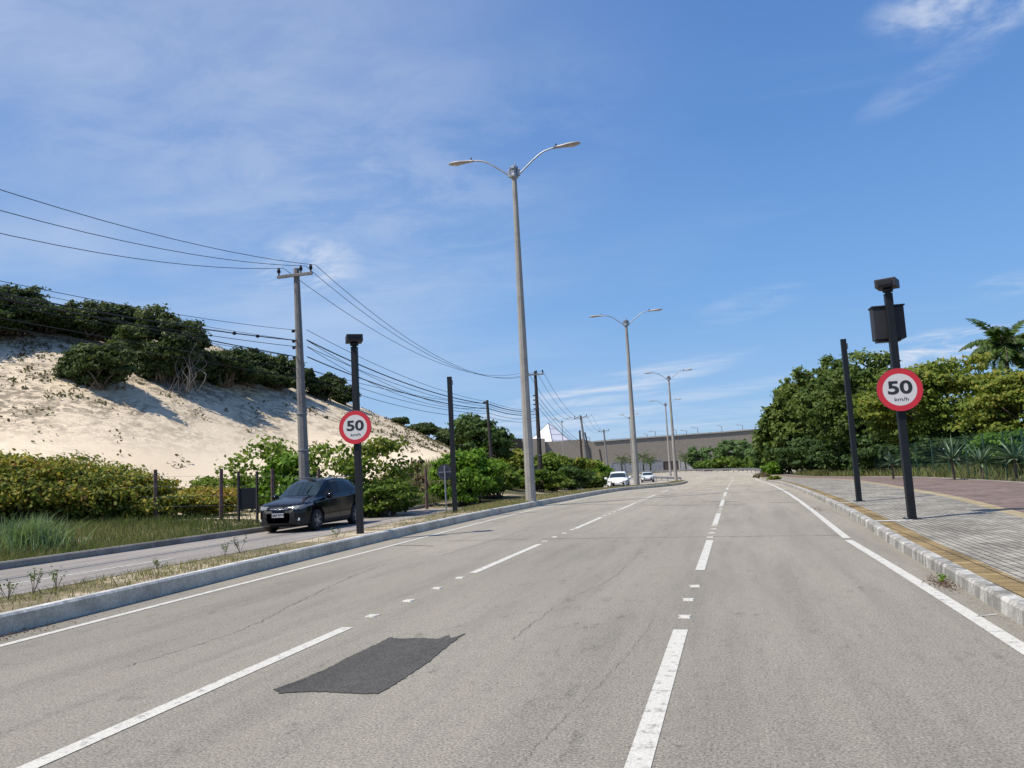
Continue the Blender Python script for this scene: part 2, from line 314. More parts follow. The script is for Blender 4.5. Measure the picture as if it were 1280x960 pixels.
# ------------------------------------------------------------------ terrain
def build_terrain():
    azs = np.concatenate([np.radians(np.arange(-180, -62, 4)), np.radians(np.arange(-62, 34, .3)), np.radians(np.arange(34, 180, 4))])
    rs = np.concatenate([[.5, 2, 4], np.arange(6, 32, 1.0), np.arange(32, 96, .5), np.arange(96, 140, 2.0), np.geomspace(140, 1500, 26)])
    A, R = np.meshgrid(azs, rs, indexing='ij'); X = R*np.sin(A); Y = R*np.cos(A)
    Z = ground_z(X, Y)-.06*((X > -16.1) | (Y > 90))
    Z = np.where(R > 600, Z-(R-600)*.004, Z)
    na, nr = A.shape; V = np.stack([X.ravel(), Y.ravel(), Z.ravel()], 1)
    dune = []; land = []
    Hh = np.interp(azs, _ta, _HS)
    for i in range(na):
        i2 = (i+1) % na
        for j in range(nr-1):
            f = (i*nr+j, i2*nr+j, i2*nr+j+1, i*nr+j+1)[::-1]
            if -math.radians(86) < azs[i] < -.285 and 33 <= rs[j] < 120 and Hh[i] > .01 and Y[i, j] > 4 and X[i, j] < -17.5: dune.append(f)
            else: land.append(f)
    for name, fs, mat in (('ground', land, M_GROUND), ('sand_dune', dune, M_SAND)):
        used = np.unique(np.array(fs)); mp = -np.ones(len(V), int); mp[used] = np.arange(len(used))
        me = bpy.data.meshes.new(name); me.from_pydata(V[used].tolist(), [], mp[np.array(fs)].tolist()); me.materials.append(mat)
        me.polygons.foreach_set('use_smooth', [True]*len(me.polygons)); me.update(); tag(link(bpy.data.objects.new(name, me)), kind='structure')
def ground_material():
    mt, nt, b = new_mat('sandy_soil'); n = noise_node(nt, .35, 8, .65); n2 = noise_node(nt, 5, 6, .7)
    c = ramp(nt, n, [(.38, (.06, .065, .028)), (.5, (.13, .115, .06)), (.62, (.42, .35, .25))])
    c = mixc(nt, 1.0, c, ramp(nt, n2, [(.3, (.6, .6, .6)), (.7, (1.2, 1.2, 1.2))]), 'MULTIPLY')
    nt.links.new(c, b.inputs['Base Color']); b.inputs['Roughness'].default_value = .95; b.inputs['Specular IOR Level'].default_value = .1; return mt
def sand_material():
    mt, nt, b = new_mat('dune_sand'); n = noise_node(nt, .12, 8, .6); n2 = noise_node(nt, 2.2, 8, .7, (1, 1, 2.2)); n3 = noise_node(nt, 14, 5, .7)
    c = ramp(nt, n, [(.3, (.68, .56, .405)), (.7, (.8, .675, .505))])
    # leaf litter on the rougher upper slope
    geo = nt.nodes.new('ShaderNodeNewGeometry'); sp = nt.nodes.new('ShaderNodeSeparateXYZ'); nt.links.new(geo.outputs['Position'], sp.inputs[0])
    hgt = sub(nt, sp.outputs[2], 3.2, 6.5); n5 = noise_node(nt, .3, 5, .6); n6 = noise_node(nt, 1.5, 8, .75, (1, 1, 1.6), dist=.6)
    lit = mixc(nt, 1.0, ramp(nt, n6, [(.45, (0, 0, 0)), (.53, (1, 1, 1))]), ramp(nt, n5, [(.38, (.15, .15, .15)), (.56, (1, 1, 1))]), 'MULTIPLY')
    k = mixc(nt, 1.0, lit, mixc(nt, hgt, (0, 0, 0), (.8, .8, .8)), 'MULTIPLY')
    c = mixc(nt, k, c, (.17, .14, .1))
    c = mixc(nt, 1.0, c, ramp(nt, n3, [(.3, (.9, .9, .9)), (.7, (1.05, 1.05, 1.05))]), 'MULTIPLY')
    nt.links.new(c, b.inputs['Base Color']); b.inputs['Roughness'].default_value = .95; b.inputs['Specular IOR Level'].default_value = .1
    n4 = noise_node(nt, 1.1, 9, .72); bm_ = nt.nodes.new('ShaderNodeBump'); bm_.inputs['Distance'].default_value = .22
    nt.links.new(n4, bm_.inputs['Height']); nt.links.new(mixc(nt, hgt, (.12, .12, .12), (.8, .8, .8)), bm_.inputs['Strength']); nt.links.new(bm_.outputs[0], b.inputs['Normal']); return mt
M_GROUND = ground_material(); M_SAND = sand_material()
build_terrain()

def strip(name, Lp, Rp, z, mat, step=8, kind='structure', parent=None, ncross=1):
    L = catmull(Lp, step); R = catmull(Rp, step); mb = MB(); vs = []; n = ncross+1
    for l, r in zip(L, R):
        for k in range(n):
            p = l+(r-l)*k/ncross; vs.append((p[0], p[1], float(dip(p[1]))+z))
    fs = [(i*n+k, i*n+k+1, (i+1)*n+k+1, (i+1)*n+k) for i in range(len(L)-1) for k in range(ncross)]
    o = mb.add(vs, fs).build(name, mat, parent)
    if kind and not parent: tag(o, kind=kind)
    return o
def offset(pts, d):
    out = []; pts = [np.array(p, float) for p in pts]
    for i, p in enumerate(pts):
        t = pts[min(i+1, len(pts)-1)]-pts[max(i-1, 0)]; t /= np.linalg.norm(t); out.append(p+np.array([t[1], -t[0]])*d)
    return out
def kerb(name, pts, w, h, mats, step=8, z0=-.05, cap=False):   # w to the right of the line when positive
    c = catmull(pts, step); c2 = offset(c, w); mb = MB(); vs = []; ch = .02*np.sign(w)
    for a, b_ in zip(c, c2):
        d = (b_-a)/abs(w); z = float(dip(a[1]))
        for q, zz in ((a, z0), (a+d*.012, h-.03), (a+d*.04, h), (b_, h), (b_, z0)): vs.append((q[0], q[1], z+zz))
    n = len(c)
    for i in range(n-1):
        for k in range(4):
            mb.m = 0 if k in (0, 3) else 1; f = (i*5+k, i*5+k+1, (i+1)*5+k+1, (i+1)*5+k); mb.f.append(f if w < 0 else f[::-1]); mb.mi.append(mb.m)
    mb.v = vs
    if cap:
        for i in (0, n-1): mb.f.append(tuple(i*5+k for k in range(5))); mb.mi.append(0)
    return tag(mb.build(name, mats), kind='structure')

# carriageway edges (world metres, x to the right, y along the road)
MEDR = [(-7.6, -14), (-8.0, -4), (-8.37, 7.2), (-8.65, 13), (-8.86, 18.5), (-8.95, 27), (-8.75, 34), (-8.3, 42), (-8.0, 50), (-7.7, 56.5), (-6.5, 64), (-5.75, 73), (-5.5, 86), (-5.6, 97)]
RKB = [(2.0, -14), (2.2, -4), (2.38, 8), (2.45, 11), (2.53, 14.5), (2.75, 20), (2.92, 27), (2.97, 36), (2.95, 46), (2.95, 60), (2.95, 78), (2.95, 92), (2.95, 104), (2.95, 112)]
ROADL = [(-7.6, -14), (-8.37, 7.2), (-8.95, 27), (-8.0, 50), (-5.6, 75), (-5.6, 97), (-8.2, 108), (-13, 124), (-20.7, 150), (-28.3, 174), (-44, 205), (-80, 245)]
ROADR = [(2.4, -14), (2.6, 7.2), (3.05, 27), (3.05, 50), (3.05, 75), (3.4, 97), (3.8, 112), (4.2, 130), (2.8, 150), (-.5, 172), (-12, 212), (-60, 275)]
strip('road', offset(ROADL, -.1), ROADR, 0, M_ASPH, 8, ncross=4)
LCR = [(-9.9, -14), (-10.15, 7), (-10.35, 16), (-10.9, 27), (-11.3, 37), (-10.9, 45), (-9.9, 54), (-8.5, 63), (-7.5, 73), (-7.0, 86), (-6.8, 97), (-9.4, 110), (-14, 125), (-21.7, 150.5), (-29.3, 174.5), (-45, 206)]
LCL = [(-16.3, -14), (-16.1, 7), (-15.8, 16), (-15.5, 27), (-15.3, 37), (-15.0, 45), (-14.8, 54), (-14.8, 63), (-15.2, 73), (-15.8, 86), (-17.2, 97), (-20, 110), (-26, 126), (-34, 151), (-44, 176), (-62, 206)]
strip('left_road', offset(LCL, -.1), offset(LCR, .1), 0, M_ASPH_L, 6, ncross=4)
strip('shoulder_sand', [(-110, 215), (-44, 176), (-34, 151), (-26, 126)][::-1], [(-60, 290), (2, 212), (14, 160), (16, 118)][::-1], -.03, simple('pale_sand', (.42, .36, .28), .95, var=.15, scale=.5, coord='pos'), 6)
# median
NOSE = [(-5.6, 97), (-5.75, 99), (-6.2, 99.7), (-6.65, 99), (-6.8, 97)]
kerb('median_kerb', MEDR, -.16, .235, [M_KERB, M_KTOP], 6)
kerb('median_kerb_left', LCR[:11], .15, .2, [M_KERBL, M_KERBL], 6)
kerb('median_nose', NOSE, -.16, .235, [M_KERB, M_KTOP], 4)
MEDL13 = [(-9.9, -14), (-10.05, -4), (-10.15, 7.2), (-10.28, 13), (-10.45, 18.5), (-10.9, 27), (-11.2, 34), (-11.15, 42), (-10.4, 50), (-9.5, 56.5), (-8.4, 64), (-7.5, 73), (-7.0, 86), (-6.8, 98)]
M_MEDSOIL = None
def med_soil():
    mt, nt, b = new_mat('median_soil'); n = noise_node(nt, .55, 8, .65); n2 = noise_node(nt, 12, 6, .75)
    c = ramp(nt, n, [(.4, (.13, .12, .05)), (.5, (.25, .2, .12)), (.58, (.5, .42, .31))])
    c = mixc(nt, 1.0, c, ramp(nt, n2, [(.35, (.55, .53, .5)), (.6, (1.1, 1.1, 1.1))]), 'MULTIPLY')
    nt.links.new(c, b.inputs['Base Color']); b.inputs['Roughness'].default_value = .95; bump(nt, b, n2, .6, .03); return mt
strip('median_ground', offset(MEDL13, .1), offset(MEDR, -.12), .2, med_soil(), 6, ncross=3)
kerb('left_verge_kerb', LCL[:13], -.15, .17, [M_KERBL, M_KERBL], 6)
# right kerb and sidewalk
kerb('sidewalk_kerb', RKB, .17, .16, [M_KERBR, M_KERBR], 6)
def off_from(base, d): return offset(base, d)
SW = RKB
strip('tactile_paving', off_from(SW, .16), off_from(SW, .5), .15, M_YELPAV, 6)
Y2 = [(4.6, -14), (4.85, -4), (5.15, 8), (5.2, 11), (5.3, 14.5), (5.75, 20), (6.3, 27), (6.5, 36), (6.6, 46), (6.6, 60), (6.3, 78), (5.8, 92), (5.3, 104), (5.1, 112)]
EDG = [(12.5, -14), (12.5, -4), (12.3, 8), (12.2, 11), (12.1, 14.5), (11.9, 20), (11.6, 27), (11.2, 36), (10.8, 46), (10.3, 60), (9.2, 78), (8.2, 92), (7.2, 104), (6.6, 112)]
strip('sidewalk_grey', off_from(SW, .5), Y2, .15, M_GREYPAV, 6, ncross=3)
strip('sidewalk_yellow_band', Y2, off_from(Y2, .34), .15, M_YELPAV2, 6)
strip('sidewalk_red', off_from(Y2, .34), EDG, .15, M_REDPAV, 6, ncross=4)
kerb('sidewalk_back_edge', EDG, .1, .17, [M_KERBL, M_KERBL], 6)
for i, (x0, x1, y) in enumerate([(2.72, 3.6, 18.45), (3.0, 3.75, 26.1)]):
    strip('concrete_strip', [(x0, y-.1), (x1, y-.14)], [(x0, y+.09), (x1, y+.16)], .155, M_KTOP, 2)

# ------------------------------------------------------------------ road markings (laid on the asphalt)
def poly(name, pts, z, mat):
    from mathutils.geometry import tessellate_polygon
    tri = tessellate_polygon([[Vector((p[0], p[1], 0)) for p in pts]])
    tri = [t if (Vector(pts[t[1]][:2])-Vector(pts[t[0]][:2])).cross(Vector(pts[t[2]][:2])-Vector(pts[t[0]][:2])) > 0 else t[::-1] for t in tri]
    return tag(MB().add([(p[0], p[1], float(dip(p[1]))+z) for p in pts], tri).build(name, mat), kind='structure')
def line(name, pts, w, mat, z=.005, step=8):
    return strip(name, offset(catmull(pts, step), -w/2), offset(catmull(pts, step), w/2), z, mat, 1)
line('right_edge_line', [(2.12, -8), (2.1, 7.1), (1.98, 16.0)], .14, M_WHITE)
line('right_edge_line', [(2.0, 16.35), (2.2, 27), (2.3, 37), (2.3, 50), (2.4, 85), (2.5, 112), (2.2, 135), (-1, 165), (-14, 205)], .14, M_WHITE)
line('left_edge_line', [(-7.3, -8), (-7.8, 6.7), (-7.98, 16.6), (-8.15, 28.5), (-7.9, 40), (-7.5, 50)], .12, M_WHITE)
DASH = [(-.6, 7.78), (-8.9, -4.5)]
def dashes(xf, name):
    for (a, b_) in [(-6, -2), (2.2, 7.8), (12.05, 16.6), (20.6, 25.1), (29.2, 33.7), (37.8, 42.3), (46.4, 50.9), (55, 59.5), (63.6, 68), (72, 76), (80, 84), (88, 92), (96, 100)]:
        n = 3; line(name, [(xf(a+(b_-a)*i/n), a+(b_-a)*i/n) for i in range(n+1)], .13 if a > 60 else .14, M_WHITE, step=2)
xa = lambda y: float(np.interp(y, [-10, 8, 22, 60, 110], [-.62, -.62, -.58, -.45, -.25])); xb = lambda y: float(np.interp(y, [-10, 4, 8, 25, 60, 110], [-4.1, -4.16, -4.2, -4.25, -4.15, -4.0]))
dashes(xa, 'lane_dash'); dashes(xb, 'lane_dash')
line('lane_dash', [(-.2, 103), (-.9, 118), (-4, 139), (-9, 165), (-18, 190)], .14, M_WORN)
def stud():
    mb = MB(); mb.box((0, 0, .008), (.13, .08, .016), taper=.8); mb.box((-.02, .1, .004), (.13, .05, .006), .2); return mb
ORD = ['first', 'second', 'third', 'fourth', 'fifth', 'sixth', 'seventh', 'eighth', 'ninth', 'tenth', 'eleventh', 'twelfth', 'thirteenth', 'fourteenth']
proto = None
for ln, xf in (('left', xb), ('right', xa)):
    for gi, g0 in enumerate((7.8, 16.6, 25.1, 33.7)):
        for k in range(4 if (ln == 'left' or gi) else 3):
            y = g0+.6+k*1.03; x = xf(y)+random.uniform(-.02, .02)
            if proto is None: proto = stud().build('road_stud', M_WHITE); o = proto
            else: o = proto.copy(); link(o)
            o.location = (x, y, .002); o.rotation_euler = (0, 0, random.uniform(-.15, .15))
            tag(o, '%s white marker in the %s gap of the %s dashed lane line' % (ORD[k], ORD[gi], ln), 'road marker', 'white studs in the gaps of the dashed lane lines')
# left carriageway dashes
def lane_left(a, b_, m_=M_WORN): line('lane_dash', [P(*a)[:2], P(*b_)[:2]], .12, m_, step=4)
lane_left((-60, 742), (218, 698)); lane_left((318, 679), (400, 668), M_FAINT); lane_left((470, 655), (520, 648), M_FAINT)
# dark asphalt repair with a ragged outline
pp = [P(x, y) for x, y in ((342, 862), (350, 867), (395, 865), (430, 867), (472, 868), (490, 858), (512, 844), (538, 826), (558, 809), (572, 799), (582, 792), (572, 796), (564, 798), (562, 794), (548, 799), (520, 798), (500, 799), (488, 797), (470, 806), (440, 820), (405, 838), (372, 852))]
pq = []
for a, b_ in zip(pp, pp[1:]+pp[:1]):
    k_ = max(2, int((Vector(b_)-Vector(a)).length/.03))
    for i in range(k_): q_ = Vector(a).lerp(Vector(b_), i/k_); pq.append(Vector((q_.x+random.gauss(0, .005), q_.y+random.gauss(0, .007), q_.z)))
poly('asphalt_patch', pq[::-1], .006, M_PATCH)
def crack_or_shadow(name, pix, w, wander=.05, n=12):
    pts = [P(*p)[:2] for p in pix]; c = catmull(pts, n)
    c = [np.array(p)+np.array([random.gauss(0, wander), random.gauss(0, wander)]) if 0 < i < len(c)-1 else p for i, p in enumerate(c)]
    L = offset(c, -w/2); R = [np.array(p)+np.array([random.uniform(.2, 1), random.uniform(.2, 1)])*w for p in L]
    L = [np.array(p) for p in L]; ws = [w*random.uniform(.35, 1.3) for _ in c]
    A = [p for p in c]; B = [q+(q2-q)/max(1e-6, np.linalg.norm(q2-q))*ww for q, q2, ww in zip(c, offset(c, 1), ws)]
    strip(name, A, B, .0045, M_CRACK_SHADOW, 1)
crack_or_shadow('road_crack_or_shadow', [(150, 836), (300, 788), (373, 752), (459, 713), (505, 701), (553, 694), (580, 686), (612, 677), (660, 662)], .009, .018, 26)
crack_or_shadow('road_joint', [(548, 676.5), (640, 674.5), (800, 672), (1057, 669)], .03, .006, 14)
crack_or_shadow('road_joint', [(690, 631), (760, 631), (850, 631.5), (935, 630)], .10, .02)
crack_or_shadow('road_crack_or_shadow', [(960, 628), (1000, 628)], .09, .03, 4); crack_or_shadow('road_crack_or_shadow', [(880, 627), (925, 627)], .12, .03, 4)
crack_or_shadow('road_crack_or_shadow', [(487, 682), (515, 681.8), (543, 682.4)], .07, .01, 4)  # dark strip painting the cast shadow of the median sign post
crack_or_shadow('road_crack_or_shadow', [(600, 651), (632, 652)], .08, .01, 4)  # second painted shadow strip, for the plain median post
crack_or_shadow('road_crack_or_shadow', [(645, 960), (700, 905), (755, 850), (800, 800), (818, 770)], .003, .01, 26)
crack_or_shadow('road_crack_or_shadow', [(640, 800), (700, 755), (765, 722), (800, 690)], .005, .018, 26)
line('cross_line', [P(735, 614)[:2], P(850, 614.6)[:2], P(965, 613.5)[:2]], .32, M_WORN)
crack_or_shadow('road_crack_or_shadow', [(878, 603.5), (890, 603)], .5, .02, 4)
line('gutter_line', [P(1222, 771)[:2], P(1247, 768)[:2]], .03, M_WORN, step=2)

# ------------------------------------------------------------------ foliage helpers
def leaves_mesh(name, pos, nrm, size, mat, tint=None, aspect=.6, parent=None, droop=0.0, dirs=None):
    n = len(pos); nrm = nrm/np.maximum(1e-6, np.linalg.norm(nrm, axis=1))[:, None]
    a = rng.normal(size=(n, 3)) if dirs is None else dirs+rng.normal(size=(n, 3))*.05
    a -= nrm*np.sum(a*nrm, 1)[:, None]; a /= np.maximum(1e-6, np.linalg.norm(a, axis=1))[:, None]
    b = np.cross(nrm, a); s = (size*rng.uniform(.65, 1.35, n))[:, None]
    V = np.empty((n, 4, 3)); V[:, 0] = pos-a*s*.5; V[:, 1] = pos+b*s*.5*aspect+a*s*.06; V[:, 2] = pos+a*s*.5-nrm*s*.1*droop; V[:, 3] = pos-b*s*.5*aspect+a*s*.06
    me = bpy.data.meshes.new(name); me.vertices.add(4*n); me.vertices.foreach_set('co', V.ravel())
    me.loops.add(4*n); me.loops.foreach_set('vertex_index', np.arange(4*n)); me.polygons.add(n)
    me.polygons.foreach_set('loop_start', np.arange(n)*4); me.materials.append(mat)
    at = me.attributes.new('tint', 'FLOAT', 'FACE'); at.data.foreach_set('value', np.clip(rng.uniform(0, 1, n) if tint is None else tint, 0, 1))
    me.update(calc_edges=True); me.validate(); o = link(bpy.data.objects.new(name, me))
    if parent: o.parent = parent
    return o
def crown_points(radii, nl, n, lobe=.42, low=-.35, seed=0, shell=.5, flat=.8, spread=.85, loose=.25):
    r = np.random.default_rng(seed); cs = []
    while len(cs) < nl:
        p = r.normal(size=3); p /= np.linalg.norm(p); p *= r.uniform(.45, 1)**.5*spread
        if p[2] < low: continue
        cs.append(p)
    cs = np.array(cs); ls = lobe*r.uniform(.55, 1.25, nl)
    idx = r.integers(0, nl, n) if True else None
    w = ls**2; idx = r.choice(nl, n, p=w/w.sum())
    ncl = 11; cd = r.normal(size=(nl, ncl, 3)); cd[:, :, 2] = cd[:, :, 2]*.9+.2; cd /= np.linalg.norm(cd, axis=2)[:, :, None]
    cr = r.uniform(shell, 1.12, (nl, ncl)); ci = r.integers(0, ncl, n); d0 = cd[idx, ci]
    off = r.normal(size=(n, 3))*(loose*ls[idx])[:, None]*np.array([1, 1, .6])
    p = cs[idx]+(d0*(ls[idx]*cr[idx, ci])[:, None]+off)*np.array([1, 1, flat]); d = d0*.8+off/np.maximum(1e-4, np.linalg.norm(off, axis=1))[:, None]*.6
    for ax_ in (0, 1): q_ = np.percentile(np.abs(p[:, ax_]), 97.5); p[:, ax_] *= .97/q_; cs[:, ax_] *= .97/q_
    q_ = np.percentile(p[:, 2], 98.5); s_ = min(1, .95/q_); p[:, 2] = np.where(p[:, 2] > 0, p[:, 2]*s_, p[:, 2]); cs[:, 2] = np.where(cs[:, 2] > 0, cs[:, 2]*s_, cs[:, 2])
    tl = r.uniform(-.12, .12, nl)[idx]+r.uniform(-.16, .16, (nl, ncl))[idx, ci]
    return p*np.array(radii), d, tl, cs*np.array(radii), idx
def plant(name, label, cat, px, top, w, depth, mat, base=None, leaf=None, nl=14, dens=1.0, lobe=.42, group=None, seed=0, trunk=True, bark=None, low=-.45, clear=.0, shell=.5, rise=.55,
          wide=None, tintc=.5, tints=.3, stemr=None, crownname='foliage', stemname='stem', aspect=.65, zb=None, up=.5, loose=.25, flat=.8):
    """plant centred on the ground spot at that column; its width and height in metres follow from its distance"""
    q = Q(px, top, depth); x, y = q.x, q.y; zg_ = gz(x, y) if zb is None else zb; Hh = max(.4, q.z-zg_); rw = w*depth/FOC/2
    root = empty(name, (x, y, zg_), label, cat, group)
    hc = Hh*(1-clear); rz = hc*.5; cz = Hh-rz
    area = w*(hc/depth*FOC); leaf = leaf or max(.13, depth*.0052)
    n = int(min(26000, max(500, dens*area*3.1*(3.4/(leaf/depth*FOC))**1.6)))
    pts, d, tl, cs, idx = crown_points((rw, wide or rw, rz), nl, n, lobe, low, seed+17, shell, flat=flat, loose=loose)
    pts = pts+np.array([0, 0, cz]); keep = pts[:, 2] > .03; pts = pts[keep]; d = d[keep]; tl = tl[keep]
    nr = d+rng.normal(size=d.shape)*.75; nr[:, 2] += up
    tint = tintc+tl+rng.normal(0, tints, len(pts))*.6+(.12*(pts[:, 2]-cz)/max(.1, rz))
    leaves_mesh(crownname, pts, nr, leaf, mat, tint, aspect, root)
    if trunk:
        mb = MB(); sr = stemr or max(.03, rw*.05)
        fork = Vector((0, 0, max(.1, Hh*clear*1.0+hc*.12)))
        if clear > .08: mb.tube([(0, 0, -.2), (random.uniform(-.1, .1), 0, fork.z*.5), fork], [sr*1.5, sr*1.15, sr], 8)
        for c in cs[:min(len(cs), 16)]:
            e = Vector(c)*.9+Vector((0, 0, cz)); s0 = fork if clear > .08 else Vector((random.uniform(-.3, .3)*rw, random.uniform(-.3, .3)*rw, -.1))
            mid = s0.lerp(e, .5)+Vector((random.uniform(-.12, .12)*rw, random.uniform(-.12, .12)*rw, .1*rz))
            mb.tube([s0, mid, e], [sr*.6, sr*.4, sr*.15], 5)
        mb.build(stemname, bark or M_BARK, root, smooth=True)
    return root
GREEN_DK = leaf_mat('dark_leaves', [(0.0265, 0.0547, 0.017), (0.0619, 0.1075, 0.0306), (0.1105, 0.1759, 0.0442)])
GREEN_MID = leaf_mat('mid_leaves', [(0.0495, 0.0851, 0.0146), (0.1089, 0.1703, 0.0243), (0.198, 0.2632, 0.0426)])
GREEN_BR = leaf_mat('bright_leaves', [(0.0465, 0.0992, 0.0124), (0.1085, 0.2107, 0.0207), (0.2014, 0.3223, 0.0413)])
SEAGRAPE = leaf_mat('sea_grape_leaves', [(0.117, 0.065, 0.03), (0.091, 0.117, 0.024), (0.143, 0.182, 0.036), (0.208, 0.247, 0.048), (0.312, 0.299, 0.048), (0.429, 0.312, 0.06), (0.351, 0.182, 0.06)])
OLIVE = leaf_mat('olive_leaves', [(0.0497, 0.0832, 0.0162), (0.1065, 0.1588, 0.027), (0.1845, 0.2344, 0.0378), (0.2696, 0.2419, 0.0473)])
GREEN_TREE = leaf_mat('tree_leaves', [(0.0286, 0.0546, 0.015), (0.065, 0.1066, 0.025), (0.1105, 0.1625, 0.0375), (0.169, 0.208, 0.05)])
DUNE_DK = leaf_mat('dune_scrub_leaves', [(0.0352, 0.0587, 0.0243), (0.0705, 0.1018, 0.0364), (0.1273, 0.1527, 0.0567)])
DRY = leaf_mat('dry_leaves', [(.1, .08, .05), (.18, .15, .09), (.24, .2, .12)])
GRASSM = leaf_mat('grass_blades', [(.055, .08, .024), (.095, .135, .04), (.16, .18, .06), (.25, .215, .11), (.36, .3, .18)], .7)
PALEGR = leaf_mat('reed_blades', [(.1, .17, .07), (.19, .27, .13), (.3, .36, .2)], .6)
BLUEGR = leaf_mat('agave_leaves', [(.05, .09, .06), (.1, .16, .1), (.17, .24, .15)], .5, .1)
PALMG = leaf_mat('palm_leaflets', [(0.035, 0.07, 0.021), (0.07, 0.126, 0.0308), (0.14, 0.196, 0.049)], .45)
CASU = leaf_mat('casuarina_needles', [(0.0648, 0.1188, 0.048), (0.108, 0.1836, 0.0672), (0.1728, 0.2592, 0.096)])
# ------------------------------------------------------------------ street lamps
def top_h(x, y, z, py):
    best = min(((abs(proj_y((x, y, z+h))-py), h) for h in np.arange(1, 30, .02))); return best[1]
def proj_y(p):
    v = np.array(p)-np.array([0, 0, EYE]); return 480-FOC*(v@UP)/(v@FW)
def street_lamp(x, y, py, label, rb=.26, rt=.12, arm=3.3, rz=0.0, lean=0.0, rise=(1, 1)):
    z = float(dip(y))+.12; h = top_h(x, y, z, py)-.05; t = empty('street_lamp', (x, y, z), label, 'street lamp', 'double-arm street lamps', rz)
    t.rotation_euler = (0, lean, rz)
    mb = MB(); mb.tube([(0, 0, -.2), (0, 0, h*.5), (0, 0, h-.5)], [rb, (rb+rt)/2, rt], 10); mb.build('pole', M_CONC, t)
    mb = MB(); mb.lathe((0, 0, h-.55), [(rt*1.05, 0), (rt*1.9, .05), (rt*1.9, .16), (rt*1.5, .18), (rt*1.5, .42), (rt*1.9, .44), (rt*1.9, .55), (rt*.5, .6)], 10)
    for s in (-1, 1): mb.box((s*rt*2.1, 0, h-.28), (.1, .1, .34))
    mb.box((.07, 0, h+.12), (.07, .07, .18)); mb.build('bracket', M_GALV, t, bevel=.01)
    for s in (-1, 1):
        pts = [(s*.2, 0, h-.4), (s*.6, 0, h-.08), (s*1.0, 0, h+.24), (s*1.4, 0, h+.5), (s*1.7, 0, h+.6), (s*(arm-.25), 0, h+.66)]
        pts = [Vector(p) for p in catmull(pts, 4)]; MB().tube(pts, .038, 7).build('arm', M_GALV, t, smooth=True)
        hx = arm-.3; mb = MB(); vs = []; n = 12; st = [(0, .07, .05, 0), (.2, .09, .07, .0), (.42, .11, .075, .01), (.62, .16, .085, .012), (.85, .19, .09, .015), (1.08, .18, .08, .018), (1.24, .11, .05, .02), (1.29, .03, .02, .02)]
        for (dx, w, hh, dz) in st:
            for k in range(n):
                a = 2*math.pi*k/n; vs.append((s*(hx+dx), w*math.cos(a), h+.66+dz+hh*math.sin(a)))
        fs = [(i*n+k, i*n+(k+1) % n, (i+1)*n+(k+1) % n, (i+1)*n+k) for i in range(len(st)-1) for k in range(n)]
        mb.add(vs, fs+[tuple(range(n)), tuple(range((len(st)-1)*n, len(st)*n))]); hd = mb.build('lamp_head', M_LAMP, t, smooth=True)
        mb = MB(); mb.lathe((s*(hx+.88), 0, h+.58), [(.05, -.02), (.13, 0), (.14, .03), (.1, .05)], 12); mb.build('lens', M_LENS, hd)
        MB().lathe((s*(hx+.12), 0, h+.71), [(.04, 0), (.04, .09), (.03, .12)], 8).build('photocell', M_POSTBLK, hd)
    return t
def col(px, py, depth): q = Q(px, py, depth); return q
q = Q(663.5, 622, 35.0); street_lamp(q.x, q.y, 208, 'tall grey concrete lamp post with two curved arms, nearest and largest one on the median', .245, .115, 2.3)
q = Q(796, 604, 68); street_lamp(q.x, q.y, 400, 'concrete double-arm lamp post on the median just right of the white hatchback, second in size', .27, .12, 2.35)
q = Q(845, 599, 101); street_lamp(q.x, q.y, 470, 'slim double-arm lamp post rising from the kerbed nose of the median', .24, .11, 2.2)
q = Q(838, 593, 150); street_lamp(q.x, q.y, 504, 'small double-arm lamp post just left of the one on the median nose, beyond it', .24, .11, 2.2)
q = Q(705.5, 585, 205); street_lamp(q.x, q.y, 526, 'tiny far double-arm lamp post in front of the grey building beside the white pyramid', .17, .09, 1.6)
q = Q(791, 590, 190); street_lamp(q.x, q.y, 521, 'very thin far lamp post hugging the left side of the second lamp post', .13, .08, 1.5)

